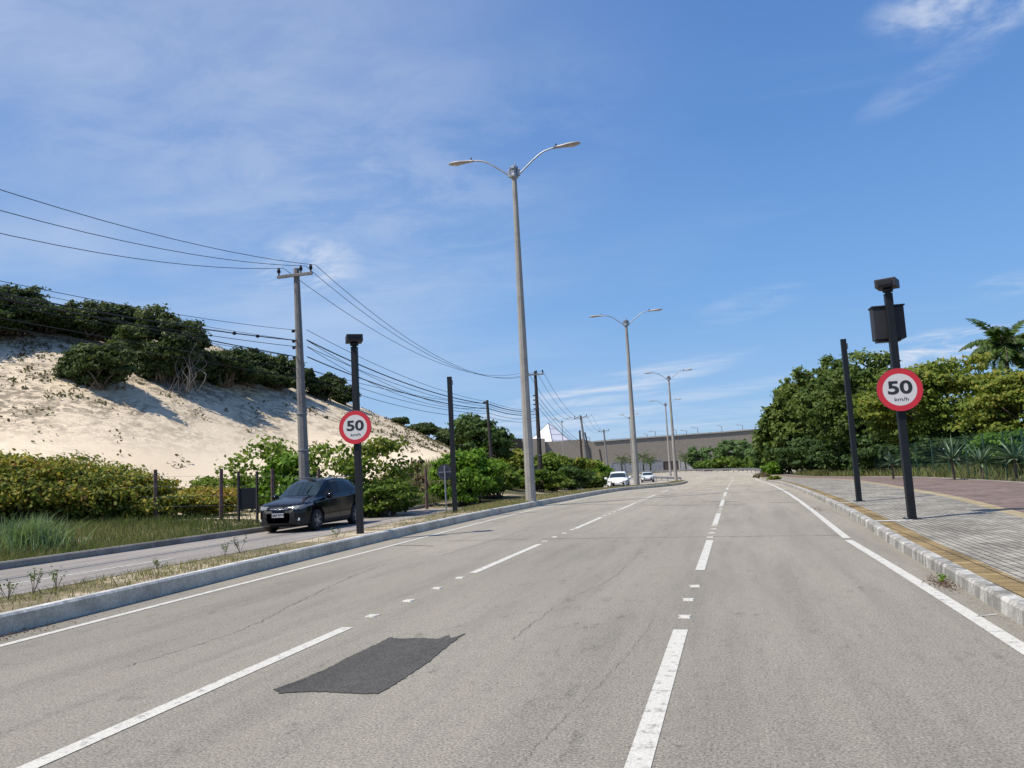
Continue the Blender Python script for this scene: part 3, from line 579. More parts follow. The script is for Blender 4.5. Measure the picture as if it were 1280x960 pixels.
# ------------------------------------------------------------------ speed signs on black posts
def text_mesh(name, s, size, mat, loc, parent, sx=1.0, fat=0.0, th=.004):
    cu = bpy.data.curves.new(name, 'FONT'); cu.body = s; cu.size = size; cu.align_x = 'CENTER'; cu.align_y = 'CENTER'; cu.offset = fat; cu.extrude = th
    tmp = link(bpy.data.objects.new(name+'_tmp', cu)); bpy.context.view_layer.update()
    me = bpy.data.meshes.new_from_object(tmp.evaluated_get(bpy.context.evaluated_depsgraph_get())); bpy.data.objects.remove(tmp)
    me.materials.clear(); me.materials.append(mat); me.name = name
    o = link(bpy.data.objects.new(name, me)); o.parent = parent; o.location = loc; o.rotation_euler = (math.radians(90), 0, 0); o.scale = (sx, 1, 1); return o
def speed_sign(x, y, z, r, label, rz):
    t = empty('speed_limit_sign', (x, y, z), label, 'road sign', 'round 50 km/h signs on black posts', rz); Y = Vector((0, -1, 0))
    MB().lathe((0, 0, 0), [(r, 0), (r, .006), (r*.99, .008)], 56, Y).build('sign_plate', M_SIGNBACK, t)
    def ring(r0, r1, z0, mat, nm):
        mb = MB(); n = 64; vs = []
        for rr, zz in ((r0, z0), (r1, z0)):
            for k in range(n): vs.append((rr*math.cos(2*math.pi*k/n), -zz, rr*math.sin(2*math.pi*k/n)))
        return mb.add(vs, [(k, (k+1) % n, n+(k+1) % n, n+k) for k in range(n)]).build(nm, mat, t)
    ring(r*.735, r*.985, .012, M_RED, 'red_border')
    mb = MB(); n = 64; mb.add([(r*.735*math.cos(2*math.pi*k/n), -.0125, r*.735*math.sin(2*math.pi*k/n)) for k in range(n)], [tuple(range(n))]); mb.build('white_face', M_SIGNW, t)
    text_mesh('number', '50', r*.82, M_SIGNK, (0, -.0155, r*.07), t, 1.32, r*.024, .001)
    text_mesh('unit', 'km/h', r*.24, M_SIGNK, (r*.03, -.0155, -r*.45), t, 1.3, 0, .001)
    MB().box((0, .03, r*.4), (r*1.0, .03, .04)).build('bracket', M_POSTBLK, t); MB().box((0, .03, -r*.4), (r*1.0, .03, .04)).build('bracket', M_POSTBLK, t)
    return t
def black_post(x, y, h, label, top=None, w=.165, lean=0.0):
    z = gz(x, y) if x < -17 else float(dip(y))+.15
    t = empty('steel_post', (x, y, z), label, 'post', 'square black steel posts along the kerbs'); t.rotation_euler = (0, lean, math.radians(4))
    MB().tube([(0, 0, -.1), (0, 0, h)], w/math.sqrt(2), 4).build('column', M_POSTBLK, t, bevel=.012)
    MB().box((0, 0, h+.006), (w*1.04, w*1.04, .02)).build('cap', M_POSTBLK, t)
    MB().box((0, 0, .012), (w*1.9, w*1.9, .024)).build('base_plate', M_POSTBLK, t, bevel=.004)
    for sx in (-1, 1):
        for sy in (-1, 1): MB().lathe((sx*w*.78, sy*w*.78, .02), [(.014, 0), (.014, .03), (.01, .035)], 6).build('bolt', M_GALV, t)
    if top:
        MB().tube([(0, 0, h), (0, 0, h+.1)], .07, 10).lathe((0, 0, h+.06), [(.11, 0), (.12, .05), (.05, .12)], 12).build('neck', M_POSTBLK, t)
        mb = MB(); mb.box((0, 0, h+.24), (.43, .46, .19)); hd = mb.build('sensor_head', M_BOXBLK, t, bevel=.01)
        hd.rotation_euler = (0, 0, top)
        MB().box((0, -.255, h+.24), (.3, .012, .1)).build('sensor_window', M_POSTBLK, hd)
    else:
        MB().tube([(w*.5+.02, 0, h-.3), (w*.5+.02, 0, h-.12)], .03, 6).build('cable_gland', M_GALV, t)
    return t
black_post(-9.52, 18.5, 4.98, 'black square post on the median by the dark car, topped by a box head', .5, .155, -.006)
black_post(-10.12, 27.3, 5.15, 'plain black post on the median without any box or sign', None, .16, -.003)
cabp = black_post(3.64, 18.69, 5.0, 'black square post on the pavement beside the nearer concrete strip, with box head and cabinet', -.45, .158)
black_post(3.67, 26.26, 5.12, 'plain black post on the pavement without a box, beyond the one with the cabinet', None, .155)
cb = MB().box((0, .27, 4.38), (.66, .3, .74)).build('cabinet', M_BOXBLK, cabp, bevel=.015)
MB().box((-.03, .27, 3.985), (.5, .24, .05)).build('cabinet_base', M_POSTBLK, cb); MB().box((0, .27, 4.765), (.7, .36, .03)).build('cabinet_lid', M_BOXBLK, cb)
speed_sign(-9.52, 18.37, 2.98, .445, 'red-ringed 50 km/h sign on the median post behind which the dark car passes', math.radians(8))
speed_sign(3.64, 18.55, 2.98, .48, 'red-ringed 50 km/h sign on the pavement post below the cabinet', math.radians(5))
# round sign seen from the back on the left verge
q = Q(556, 590, 30.5); zz = gz(q.x, q.y)
t = empty('round_sign', (q.x, q.y, zz), 'back of a round grey sign on a short post before the bright bush', 'road sign', rz=.3)
MB().lathe((0, 0, q.z-zz), [(.31, 0), (.31, .012), (.3, .014)], 32, Vector((0, 1, 0))).build('sign_plate', M_SIGNBACK, t)
MB().tube([(0, -.03, -.2), (0, -.03, q.z-zz+.25)], .03, 8).box((0, -.03, q.z-zz), (.5, .02, .03)).build('post', M_GALV, t)

# ------------------------------------------------------------------ utility poles and cables
def utility_pole(x, y, top_z, label, r0=.2, r1=.11, arm=None, lean=(0, 0), mat=None, group='concrete utility poles carrying the cables', racks=(), name='utility_pole', az=0.0):
    z = gz(x, y)-.1; h = top_z-z; t = empty(name, (x, y, z), label, 'utility pole', group); t.rotation_euler = (lean[1], lean[0], 0)
    MB().tube([(0, 0, -.2), (0, 0, h*.5), (0, 0, h)], [r0, (r0+r1)/2, r1], 9).build('pole', mat or M_CONC2, t)
    if arm:
        a, offs = arm; d = Vector((math.cos(az), math.sin(az), 0)); ah = h-.32
        mb = MB(); mb.box((0, -r1-.05, ah), (2*a, .1, .12)); ca = mb.build('crossarm', M_CONC2, t, bevel=.01); ca.rotation_euler = (0, 0, az)
        for o_ in offs:
            p = d*o_; i_ = MB().lathe((o_, -r1-.05, ah+.06), [(.03, 0), (.03, .1), (.075, .12), (.06, .17), (.085, .19), (.05, .25), (.055, .3), (.02, .33)], 10).build('insulator', M_POSTBLK, t, smooth=True); i_.rotation_euler = (0, 0, az)
    for rz_ in racks:
        MB().box((-r1-.08, 0, rz_-z), (.12, .08, .1)).lathe((-r1-.14, 0, rz_-z-.06), [(.05, 0), (.07, .04), (.04, .06), (.07, .08), (.05, .12)], 8).build('bracket', M_POSTBLK, t)
    for k in (.28, .42):
        if r0 > .18 and name == 'utility_pole': MB().lathe((0, 0, h*k), [(r0*.93, 0), (r0*.95, .02), (r0*.93, .05)], 10).build('steel_band', M_GALV, t)
    return t
DA = 32.0; qA = Q(376.5, 335, DA); LV = [Q(380, yy, DA).z for yy in (414, 427, 435, 448, 463, 474)]
AX, AY, AZt = qA.x, qA.y, qA.z
utility_pole(AX, AY, AZt, 'tall concrete utility pole with a wide crossarm behind the dark car, nearest of the poles', .24, .12, (.78, (-.7, .28, .72)), (-.022, 0), racks=LV, az=.1)
qB = Q(669, 464, 69); utility_pole(qB.x, qB.y, qB.z, 'dark utility pole standing just right of the big lamp post shaft', .24, .13, (.75, (-.65, .1, .68)), (0, 0), M_DARKWOOD, racks=(8.3, 7.9, 7.5, 7.1), az=.15)
qC = Q(732, 519, 126); utility_pole(qC.x, qC.y, qC.z, 'leaning pale utility pole with crossarm between the two bare dark poles', .26, .16, (1.1, (-1, 0, 1)), (-.075, 0), racks=(6,), az=.1)
qD = Q(757, 537, 175); utility_pole(qD.x, qD.y, qD.z, 'far utility pole with short crossarm, directly behind the white hatchback', .27, .17, (1.2, (-1.1, 0, 1.1)), (-.04, 0), az=.1)
WG = 'bare dark wooden poles'
qE = Q(612, 500, 50); utility_pole(qE.x, qE.y, qE.z, 'dark wooden pole rising behind the bright green bush', .13, .09, None, (-.03, 0), M_DARKWOOD, WG, (6.2,), 'wooden_pole')
qF = Q(726, 538, 92); utility_pole(qF.x, qF.y, qF.z, 'thin upright dark pole among bushes left of the leaning crossarm pole', .15, .12, None, (-.02, 0), M_DARKWOOD, WG, (), 'wooden_pole')
qG = Q(741, 539, 130); utility_pole(qG.x, qG.y, qG.z, 'bare dark pole leaning strongly, right of the leaning crossarm pole', .16, .13, None, (-.16, 0), M_DARKWOOD, WG, (), 'wooden_pole')
qH = Q(754, 561, 150); utility_pole(qH.x, qH.y, qH.z, 'short stubby dark pole among the bushes behind the white hatchback', .22, .16, None, (-.12, 0), M_DARKWOOD, WG, (), 'wooden_pole')
def cable(a, b, sag, label, r=.012, name='power_cable', n=26):
    a = Vector(a); b = Vector(b); pts = []
    for i in range(n+1):
        t = i/n; p = a.lerp(b, t); p.z -= 4*sag*t*(1-t); pts.append(p)
    return tag(MB().tube(pts, r, 5).build(name, M_CABLE), label, 'cable', 'overhead cables strung between the poles'), pts
def pole_pt(q, az, off, dz): return (q.x+math.cos(az)*off, q.y+math.sin(az)*off-.15, q.z+dz)
ZX, ZY = AX-.6, AY-36
def target(px, py): # height of a cable where it leaves the frame on the left
    d = ray(px, py); k = AX/d[0]; p = np.array([0, 0, EYE])+d*k; return p
for i, (off, py, lb) in enumerate([(.72, 247, 'topmost thin cable from the nearest crossarm to the left edge of the photo'), (.28, 264, 'middle one of the three crossarm cables running off to the left'), (-.7, 277, 'lowest one of the three crossarm cables running off to the left')]):
    a = pole_pt(qA, .1, off, 0.02); b = (ZX+off, ZY, qA.z); p = target(0, py); t = (a[1]-p[1])/(a[1]-b[1]); zl = a[2]+(b[2]-a[2])*t
    cable(a, b, max(.2, (zl-p[2])/(4*t*(1-t))), lb, .011)
lows = [(LV[0], 345, .009, 'thin topmost one of the lower cables left of the nearest pole'), (LV[1], 361, .022, 'thick black cable with two dark weights left of the nearest pole'), (LV[2], 368, .012, 'lower cable left of the nearest pole, just under the weighted one'),
        (LV[3], 366, .02, 'thick lower cable left of the nearest pole crossing the dune trees'), (LV[5], 384, .01, 'second lowest thin cable left of the nearest pole'), (LV[1], 352, .008, 'thin cable riding above the weighted cable left of the nearest pole'), (LV[3], 374, .009, 'thin cable paired with the thick lower cable left of nearest pole'), (LV[4], 392, .011, 'thin low cable left of the nearest pole crossing the dune scrub')]
for (z, py, r, lb) in lows:
    a = (AX-.2, AY, z); b = (ZX-.2, ZY, z); p = target(0, py); t = (a[1]-p[1])/(a[1]-b[1])
    o, pts = cable(a, b, max(.1, (z-p[2])/(4*t*(1-t))), lb, r)
    if 'weights' in lb:
        for k in (2, 3): MB().lathe(pts[k]-Vector((0, 0, .06)), [(.03, 0), (.07, .03), (.07, .09), (.03, .12)], 8).build('cable_weight', M_POSTBLK, o)
for off, lb, s in ((-.7, 'left crossarm cable', 1.9), (.28, 'middle crossarm cable', 2.2), (.72, 'right crossarm cable', 2.3)):
    cable(pole_pt(qA, .1, off, .02), pole_pt(qB, .15, off*.9, .02), s, lb+' from the nearest pole to the pole by big lamp post', .012)
for z, z2, r, lb in ((LV[0], 6.2, .008, 'first'), (LV[1], 6.05, .02, 'second and thicker'), (LV[2], 5.9, .009, 'third'), (LV[3], 5.75, .018, 'fourth and thick'), (LV[4], 5.45, .009, 'fifth'), (LV[5], 5.2, .009, 'sixth and lowest')):
    cable((AX+.15, AY+.1, z), (qE.x, qE.y, z2), .45, lb+' cable down from nearest pole to dark wooden pole', r*1.35)
    cable((qE.x, qE.y, z2), (qB.x, qB.y, z2+.9), .25, lb+' cable between dark wooden pole and pole by big lamp post', r*1.6)
for k, (z, py, z2, lb) in enumerate([(LV[2], 0, 5.9, 'slack extra cable sagging below the bundle right of the nearest pole'), (LV[4], 0, 6.1, 'thin crossing cable rising towards the dark wooden pole'), (LV[1], 0, 5.6, 'thin crossing cable dropping towards the dark wooden pole')]):
    cable((AX+.1, AY+.2, z), (qE.x-.1, qE.y, z2), (.95, .3, .7)[k], lb, .011)
for z, lb in ((8.1, 'upper'), (7.6, 'middle'), (7.1, 'lower thick')):
    cable((qB.x+.2, qB.y, z), (qC.x, qC.y, z-2.6), .8, lb+' cable from pole by big lamp post past the white pyramid', .02)
for off, lb in ((-.65, 'left'), (.1, 'centre'), (.68, 'right')):
    cable(pole_pt(qB, .15, off, .02), pole_pt(qC, .1, off*1.5, .02), 2.2, lb+' crossarm cable from pole by big lamp post to leaning pole', .018)
    cable(pole_pt(qC, .1, off*1.5, .02), pole_pt(qD, .1, off*1.6, .02), 1.6, lb+' crossarm cable between the two farthest crossarm poles', .018)

# ------------------------------------------------------------------ fences
def post_fence(name, spots, label, mat, r=.09, wires=(.5, .85, 1.2, 1.55), square=True, dark=None):
    base = spots[0][0]; root = empty(name, (base.x, base.y, gz(base.x, base.y)), label, 'fence'); o0 = Vector(root.location); tops = []
    for q, h in spots:
        zb = gz(q.x, q.y); p = Vector((q.x, q.y, zb))-o0
        MB().tube([p-Vector((0, 0, .2)), p+Vector((random.uniform(-.03, .03), 0, h))], [r, r*.85], 5).build('post', mat, root); tops.append((p, h))
    for w in wires:
        mb = MB(); mb.tube([p+Vector((0, -.08, w*h/1.8)) for p, h in tops], .006, 4); mb.build('wire', M_GALV, root)
    return root
M_FPOST = simple('fence_post_wood', (.12, .075, .07), .9, var=.35, scale=5)
def fs(px, top, depth): q = Q(px, top, depth); return (q, q.z-gz(q.x, q.y))
post_fence('wire_fence', [fs(12, 590, 29), fs(101, 587, 29.5), fs(195, 587, 30), fs(276, 586, 30.5), fs(341, 586, 31), fs(398, 586, 32), fs(452, 586, 33.5), fs(505, 586, 36), fs(532, 585, 38)], 'fence of reddish brown posts and thin wires below the dune', M_FPOST, .085)
post_fence('wire_fence', [fs(600, 580, 50), fs(622, 582, 54), fs(639, 583, 58), fs(650, 583, 63)], 'short run of thin weathered fence posts between the bright bush and the big lamp post', M_WOOD, .07)
qa, qb = Q(298, 589, 30), Q(321, 589, 30); za = gz(qa.x, qa.y)
t = empty('screen_board', (qa.x, qa.y, za), 'black panel hung between two dark posts left of the dark car', 'screen'); o0 = Vector(t.location)
for q in (qa, qb): MB().tube([(q.x-o0.x, q.y-o0.y, -.2), (q.x-o0.x, q.y-o0.y, q.z-za)], .06, 6).build('post', M_DARKWOOD, t)
d = Vector((qb.x-qa.x, qb.y-qa.y, 0)); MB().box(d/2+Vector((0, 0, (qa.z-za)*.45)), (d.length, .02, .82), math.atan2(d.y, d.x)).build('panel_sheet', M_POSTBLK, t)
# green mesh fence on the right
M_GRNF = simple('green_fence_steel', (.02, .06, .045), .5, var=.2)
def mesh_mat():
    mt, nt, b = new_mat('green_wire_mesh'); b.inputs['Base Color'].default_value = (.018, .07, .05, 1); return mt
gf = [(11.3, 70), (11.5, 60), (11.6, 52), (11.9, 46), (12.2, 41), (12.5, 37), (12.8, 33.5), (13.1, 30), (13.4, 26.5), (13.7, 23)]
t = empty('mesh_fence', (gf[0][0], gf[0][1], gz(*gf[0])), 'dark green wire mesh fence with thin posts at the back of the red pavement', 'fence'); o0 = Vector(t.location)
full = []
for (a, b_) in zip(gf[:-1], gf[1:]):
    for k in range(2): full.append(((a[0]+(b_[0]-a[0])*k/2, a[1]+(b_[1]-a[1])*k/2)))
for (x, y) in full:
    zb = gz(x, y); MB().tube([(x-o0.x, y-o0.y, zb-o0.z-.2), (x-o0.x, y-o0.y, zb-o0.z+2.35)], .032, 6).build('post', M_GRNF, t)
mb = MB()
for (a, b_) in zip(full[:-1], full[1:]):
    za, zb = gz(*a)-o0.z, gz(*b_)-o0.z; A0 = Vector((a[0]-o0.x, a[1]-o0.y, za)); B0 = Vector((b_[0]-o0.x, b_[1]-o0.y, zb))
    for k in range(12): mb.tube([A0+Vector((0, 0, .1+k*.2)), B0+Vector((0, 0, .1+k*.2))], .0045, 3, False)
    n = 14
    for k in range(n): p = A0.lerp(B0, k/n); mb.tube([p, p+Vector((0, 0, 2.3))], .0045, 3, False)
mb.build('wire_mesh', mesh_mat(), t)

# ------------------------------------------------------------------ guard rails
def guard_rail(pts, label, seg=4.0, h=.75, flip=1, wid=.0):
    c = catmull(pts, 10); L = [0]; 
    for a, b_ in zip(c[:-1], c[1:]): L.append(L[-1]+float(np.linalg.norm(b_-a)))
    c = np.array(c); L = np.array(L); at = lambda s: np.array([np.interp(s, L, c[:, 0]), np.interp(s, L, c[:, 1])])
    z0 = float(dip(pts[0][1])); root = empty('guard_rail', (pts[0][0], pts[0][1], z0), label, 'guard rail', 'steel guard rails at the bend'); o = Vector(root.location)
    prof = [(0, h-.31), (.05, h-.28), (.05, h-.22), (0, h-.17), (0, h-.14), (.05, h-.09), (.05, h-.03), (0, h)]
    mb = MB(); vs = []; n = int(L[-1]/1.5); 
    for i in range(n+1):
        s = L[-1]*i/n; p = at(s); t = at(min(s+.3, L[-1]))-at(max(s-.3, 0)); t /= np.linalg.norm(t); nn = np.array([t[1], -t[0]])*flip; z = float(dip(p[1]))
        for (d_, zz) in prof: q_ = p+nn*d_; vs.append((q_[0]-o.x, q_[1]-o.y, z+zz-o.z))
        for (d_, zz) in prof[::-1]: q_ = p+nn*(d_-.02); vs.append((q_[0]-o.x, q_[1]-o.y, z+zz-o.z))
    k = 16; mb.add(vs, [(i*k+j, i*k+(j+1) % k, (i+1)*k+(j+1) % k, (i+1)*k+j) for i in range(n) for j in range(k)]); mb.build('rail', M_GALV, root)
    s = 0
    while s < L[-1]:
        p = at(s); z = float(dip(p[1])); MB().box((p[0]-o.x, p[1]-o.y, z-o.z+h/2-.1), (.12, .14, h+.1)).build('post', M_GALV, root); s += seg
    return root
guard_rail([(3.5, 112), (4.0, 125), (4.3, 138), (3.4, 150), (.5, 165), (-4, 180), (-13, 204), (-31, 236), (-55, 262)], 'long galvanised guard rail along the outer edge of the bend before the dark shrubs', 4, .8, -1)
guard_rail([(-6.6, 101), (-9.6, 111), (-14, 125.5), (-21.5, 151), (-29.2, 175), (-38, 195)], 'low guard rail between the two carriageways left of the median nose', 4, .6, 1)

# ------------------------------------------------------------------ far buildings
M_WALLG = concrete('big_grey_wall', (.33, .285, .24), .14); M_WALLW = concrete('white_wall', (.5, .49, .46), .3); M_WALLB = concrete('blue_grey_wall', (.3, .31, .34), .3)
M_PYR = simple('white_roof_sheet', (.82, .8, .82), .5, var=.1, scale=.25, coord='obj'); M_DARKOP = simple('dark_opening', (.02, .018, .018), .8)
def slab(mb, pts2, depth_a, depth_b, thick, zb=-1.5):
    """vertical wall whose top follows the (photo column, photo row) points, standing between two distances"""
    n = len(pts2); F = []; 
    for i, (px, py) in enumerate(pts2):
        dd = depth_a+(depth_b-depth_a)*(px-pts2[0][0])/(pts2[-1][0]-pts2[0][0]); F.append(Q(px, py, dd))
    back = Vector((FW[0], FW[1], 0)).normalized()*thick; vs = []
    for q in F:
        zb_ = q.z-.5 if zb < -50 else zb
        vs += [(q.x, q.y, zb_), (q.x, q.y, q.z), (q.x+back.x, q.y+back.y, q.z), (q.x+back.x, q.y+back.y, zb_)]
    fs_ = []
    for i in range(n-1):
        for k in range(3): fs_.append((i*4+k, i*4+k+1, (i+1)*4+k+1, (i+1)*4+k))
    fs_ += [(0, 1, 2, 3), tuple((n-1)*4+k for k in (3, 2, 1, 0))]; mb.add(vs, fs_); return F
t = empty('building', Q(800, 585, 300)*1.0, 'huge long windowless grey building closing the view behind the bend', 'building'); O = Vector(t.location); t.location = (O.x, O.y, -.7)
def rel(mb): mb.v = [(v[0]-O.x, v[1]-O.y, v[2]+.7) for v in mb.v]; return mb
mb = MB(); slab(mb, [(681.5, 552), (700, 551.3), (729, 549), (740, 552), (765, 549), (800, 547), (850, 543.5), (900, 540), (942, 536.5), (985, 534)], 300, 300, 40); rel(mb).build('wall', M_WALLG, t)
mb = MB(); slab(mb, [(646, 548.5), (681, 548)], 298, 298, 30); rel(mb).build('end_block', concrete('end_wall', (.36, .315, .27), .1), t)
mb = MB(); slab(mb, [(728.5, 547.6), (730.5, 547.6), (731, 549)], 299, 299, 20); rel(mb).build('parapet', M_WALLG, t)
mb = MB(); slab(mb, [(742, 551.2), (800, 546.4), (850, 542.9), (900, 539.4), (942, 535.9)], 299.6, 299.6, .4, -99); rel(mb).build('coping', M_WALLW, t)
for px in (820.5, 828): q = Q(px, 565.5, 299.5); mb = MB().lathe((q.x, q.y, q.z), [(.95, 0), (.95, .3)], 18, Vector((FW[0], FW[1], 0)).normalized()); rel(mb).build('round_opening', M_DARKOP, t)
t2 = empty('low_building', (Q(600, 585, 280).x, Q(600, 585, 280).y, 0), 'low pale building with a thin dark flat roof left of the big grey one', 'building'); O = Vector(t2.location); O.z = -.7; t2.location = O
mb = MB(); slab(mb, [(520, 562), (646, 556)], 285, 285, 30); rel(mb).build('wall', concrete('low_wall', (.33, .3, .26), .2), t2)
mb = MB(); slab(mb, [(640, 548.3), (652, 548)], 284, 284, 30, 10.6); rel(mb).build('roof', M_DARKOP, t2)
# pyramid
ap = Q(685.5, 529, 340); hb = Q(685.5, 549.5, 340).z-2; rr = 13.2*340/FOC*2.0
t = empty('pyramid_tent', (ap.x, ap.y, hb), 'white pyramid-shaped roof rising behind the end of the grey building', 'pyramid roof')
mb = MB(); s2 = 15.5; a0 = math.radians(20); cs = [(s2*math.cos(a0+k*math.pi/2), s2*math.sin(a0+k*math.pi/2), -4) for k in range(4)]; H_ = ap.z-hb
mb.add(cs+[(0, 0, H_)], [(0, 1, 4), (1, 2, 4), (2, 3, 4), (3, 0, 4), (3, 2, 1, 0)]); pyr = mb.build('roof_sheet', M_PYR, t)
mb = MB()
for k in range(4): mb.tube([cs[k], (0, 0, H_)], .18, 5)
for f_ in (.2, .4, .6, .8):
    for k in range(4): mb.tube([Vector(cs[k]).lerp(Vector((0, 0, H_)), f_), Vector(cs[(k+1) % 4]).lerp(Vector((0, 0, H_)), f_)], .09, 4)
mb.build('ribs', M_GALV, t)
# low walls beyond the bend
def low_wall(pxa, pxb, ta, tb, dep, thick, label, mat):
    a = Q(pxa, ta, dep); b_ = Q(pxb, tb, dep); t = empty('low_wall', (a.x, a.y, -.7), label, 'wall'); d = Vector((b_.x-a.x, b_.y-a.y, 0)); n = int(d.length/4); h = a.z+.7
    MB().box(d/2+Vector((0, 0, h/2-.3)), (d.length, thick, h+.5), math.atan2(d.y, d.x)).build('wall_body', mat, t)
    MB().box(d/2+Vector((0, 0, h-.02)), (d.length+.1, thick+.15, .12), math.atan2(d.y, d.x)).build('coping', mat, t)
    for k in range(n+1): p = d*(k/max(1, n)); MB().box(p+Vector((0, 0, h/2-.3)), (.35, thick+.25, h+.5), math.atan2(d.y, d.x)).build('pier', mat, t)
low_wall(764, 828, 578.5, 578, 262, .3, 'blue grey low wall with piers beyond the bend behind the lamp post', M_WALLB)
low_wall(849, 866.5, 576, 576, 258, .3, 'short white wall panel beyond the bend right of the median nose', M_WALLW)
low_wall(829, 848, 577, 577, 262, .3, 'dark brown wall section between the blue grey and the white wall', simple('brown_wall', (.09, .07, .06), .9, coord='pos'))
for i, (px, py, kind) in enumerate([(809, 543, 0), (819, 539.5, 1), (845, 537.5, 0), (858, 538.5, 1), (872, 535, 1), (902, 533, 0), (928, 531.5, 1), (737, 547, 0)]):
    q = Q(px, py, 345); t = empty('street_lamp', (q.x, q.y, -.7), 'tiny lamp showing above the grey building roof, %s from the left' % ORD[(i+1) % 8], 'street lamp', 'tiny lamps above the far building')
    h = q.z+.7; MB().tube([(0, 0, 0), (0, 0, h)], .14, 6).build('pole', M_GALV, t)
    MB().tube([(0, 0, h), (-2.2 if kind else -1.2, 0, h+.3)], .1, 5).build('arm', M_GALV, t); MB().box((-2.3 if kind else -1.3, 0, h+.3), (1.1, .5, .25)).build('lamp_head', M_LAMP, t)

# ------------------------------------------------------------------ plants
SH = 'shrubs'
G1 = 'sea grape shrubs in front of the dune'; G2 = 'loose green shrubs behind the fence'; G3 = 'scrub on the dune ridge'; G4 = 'roadside bushes beyond the big lamp post'
plant('sea_grape_shrub', 'dense sea grape shrub with red and yellow leaves at the left edge of the photo', 'shrub', -50, 566, 200, 28, SEAGRAPE, nl=40, dens=1.3, lobe=0.3, group=G1, seed=1, loose=.6, low=-0.95)
plant('sea_grape_shrub', 'yellow-green sea grape shrub behind the tall pale grass clump', 'shrub', 48, 566, 150, 29, SEAGRAPE, nl=40, dens=1.3, lobe=0.3, group=G1, seed=2, loose=.6, low=-0.95)
plant('sea_grape_shrub', 'sea grape shrub just behind the leftmost full fence post, with a dry grey twig tuft', 'shrub', 122, 576, 130, 30.5, SEAGRAPE, nl=40, dens=1.3, lobe=0.3, group=G1, seed=3, tintc=.42, loose=.6, low=-0.95)
plant('sea_grape_shrub', 'sea grape shrub sloping down towards the fence post in front of open sand', 'shrub', 180, 596, 104, 31.5, SEAGRAPE, nl=40, dens=1.3, lobe=0.3, group=G1, seed=4, tintc=.5, loose=.6, low=-0.95)
plant('sea_grape_shrub', 'low yellowish sea grape shrub between two fence posts left of the black panel', 'shrub', 243, 609, 92, 32, SEAGRAPE, nl=40, dens=1.3, lobe=0.3, group=G1, seed=5, tintc=.62, loose=.6, low=-0.95)
plant('dry_twigs', 'pale dry twiggy bush sticking up above the sea grape shrubs', 'bush', 78, 562, 56, 31, DRY, nl=9, dens=.12, lobe=.3, seed=6, bark=M_GREYBARK, stemr=.015)
plant('green_shrub', 'sprawling pale green shrub spreading over the sand above the black panel', 'shrub', 292, 592, 110, 36, GREEN_MID, nl=30, dens=0.55, lobe=0.2, group=G2, seed=7, bark=M_GREYBARK, stemr=.02, tintc=.75, loose=0.4)
plant('green_shrub', 'tall open shrub with sparse leafy tips over the black panel', 'shrub', 325, 541, 96, 35, GREEN_MID, nl=60, dens=0.15, lobe=0.17, leaf=.2, aspect=.85, group=G2, seed=8, bark=M_GREYBARK, stemr=.022, tintc=.7, shell=0.0, loose=0.9, low=-0.95)
plant('green_shrub', 'fuller green shrub immediately left of the near utility pole', 'shrub', 362, 562, 74, 33.5, GREEN_BR, nl=50, dens=0.42, lobe=0.22, leaf=.2, aspect=.85, group=G2, seed=9, bark=M_GREYBARK, stemr=.02, tintc=.4, shell=0.1, loose=0.8, low=-0.9)
plant('green_shrub', 'open green shrub between the near utility pole and the 50 sign', 'shrub', 412, 548, 92, 34, GREEN_MID, nl=60, dens=0.15, lobe=0.17, leaf=.2, aspect=.85, group=G2, seed=10, bark=M_GREYBARK, stemr=.022, tintc=.7, shell=0.0, loose=0.9, low=-0.95)
plant('green_shrub', 'thin brownish shrub showing right of the 50 sign', 'shrub', 473, 541, 84, 35, OLIVE, nl=60, dens=0.15, lobe=0.17, leaf=.2, aspect=.85, group=G2, seed=11, bark=M_GREYBARK, stemr=.02, tintc=.5, shell=0.0, loose=0.9, low=-0.95)
plant('green_shrub', 'low shrub on the verge behind the tail of the dark car', 'shrub', 478, 598, 80, 33, GREEN_MID, nl=34, dens=.8, lobe=0.28, group=G2, seed=12, loose=0.32, low=-0.9)
plant('dry_shrub', 'small dry brown shrub standing alone against the sand', 'shrub', 515, 567, 34, 40, DRY, nl=12, dens=.2, lobe=.22, seed=13, bark=M_GREYBARK, stemr=.015)
plant('bright_bush', 'bright green bush behind the plain black median post', 'bush', 582, 556, 90, 40, GREEN_BR, nl=34, dens=1.0, lobe=0.28, seed=14, tintc=.5, loose=0.32, low=-0.9)
plant('bright_bush', 'darker lower bush in front of the dark wooden pole', 'bush', 618, 580, 60, 44, GREEN_MID, nl=34, dens=1.0, lobe=0.28, seed=15, tintc=.35, loose=0.32, low=-0.9)
plant('dark_tree', 'tall dark evergreen tree behind the bright green bush', 'tree', 603, 519, 74, 66, GREEN_DK, nl=24, dens=1.3, lobe=.4, seed=16, crownname='crown', stemname='trunk')
plant('dark_tree', 'lower dark scrub at the foot of the dune end left of the dark tree', 'bush', 556, 536, 50, 84, DUNE_DK, nl=12, dens=1.0, lobe=.42, seed=17)
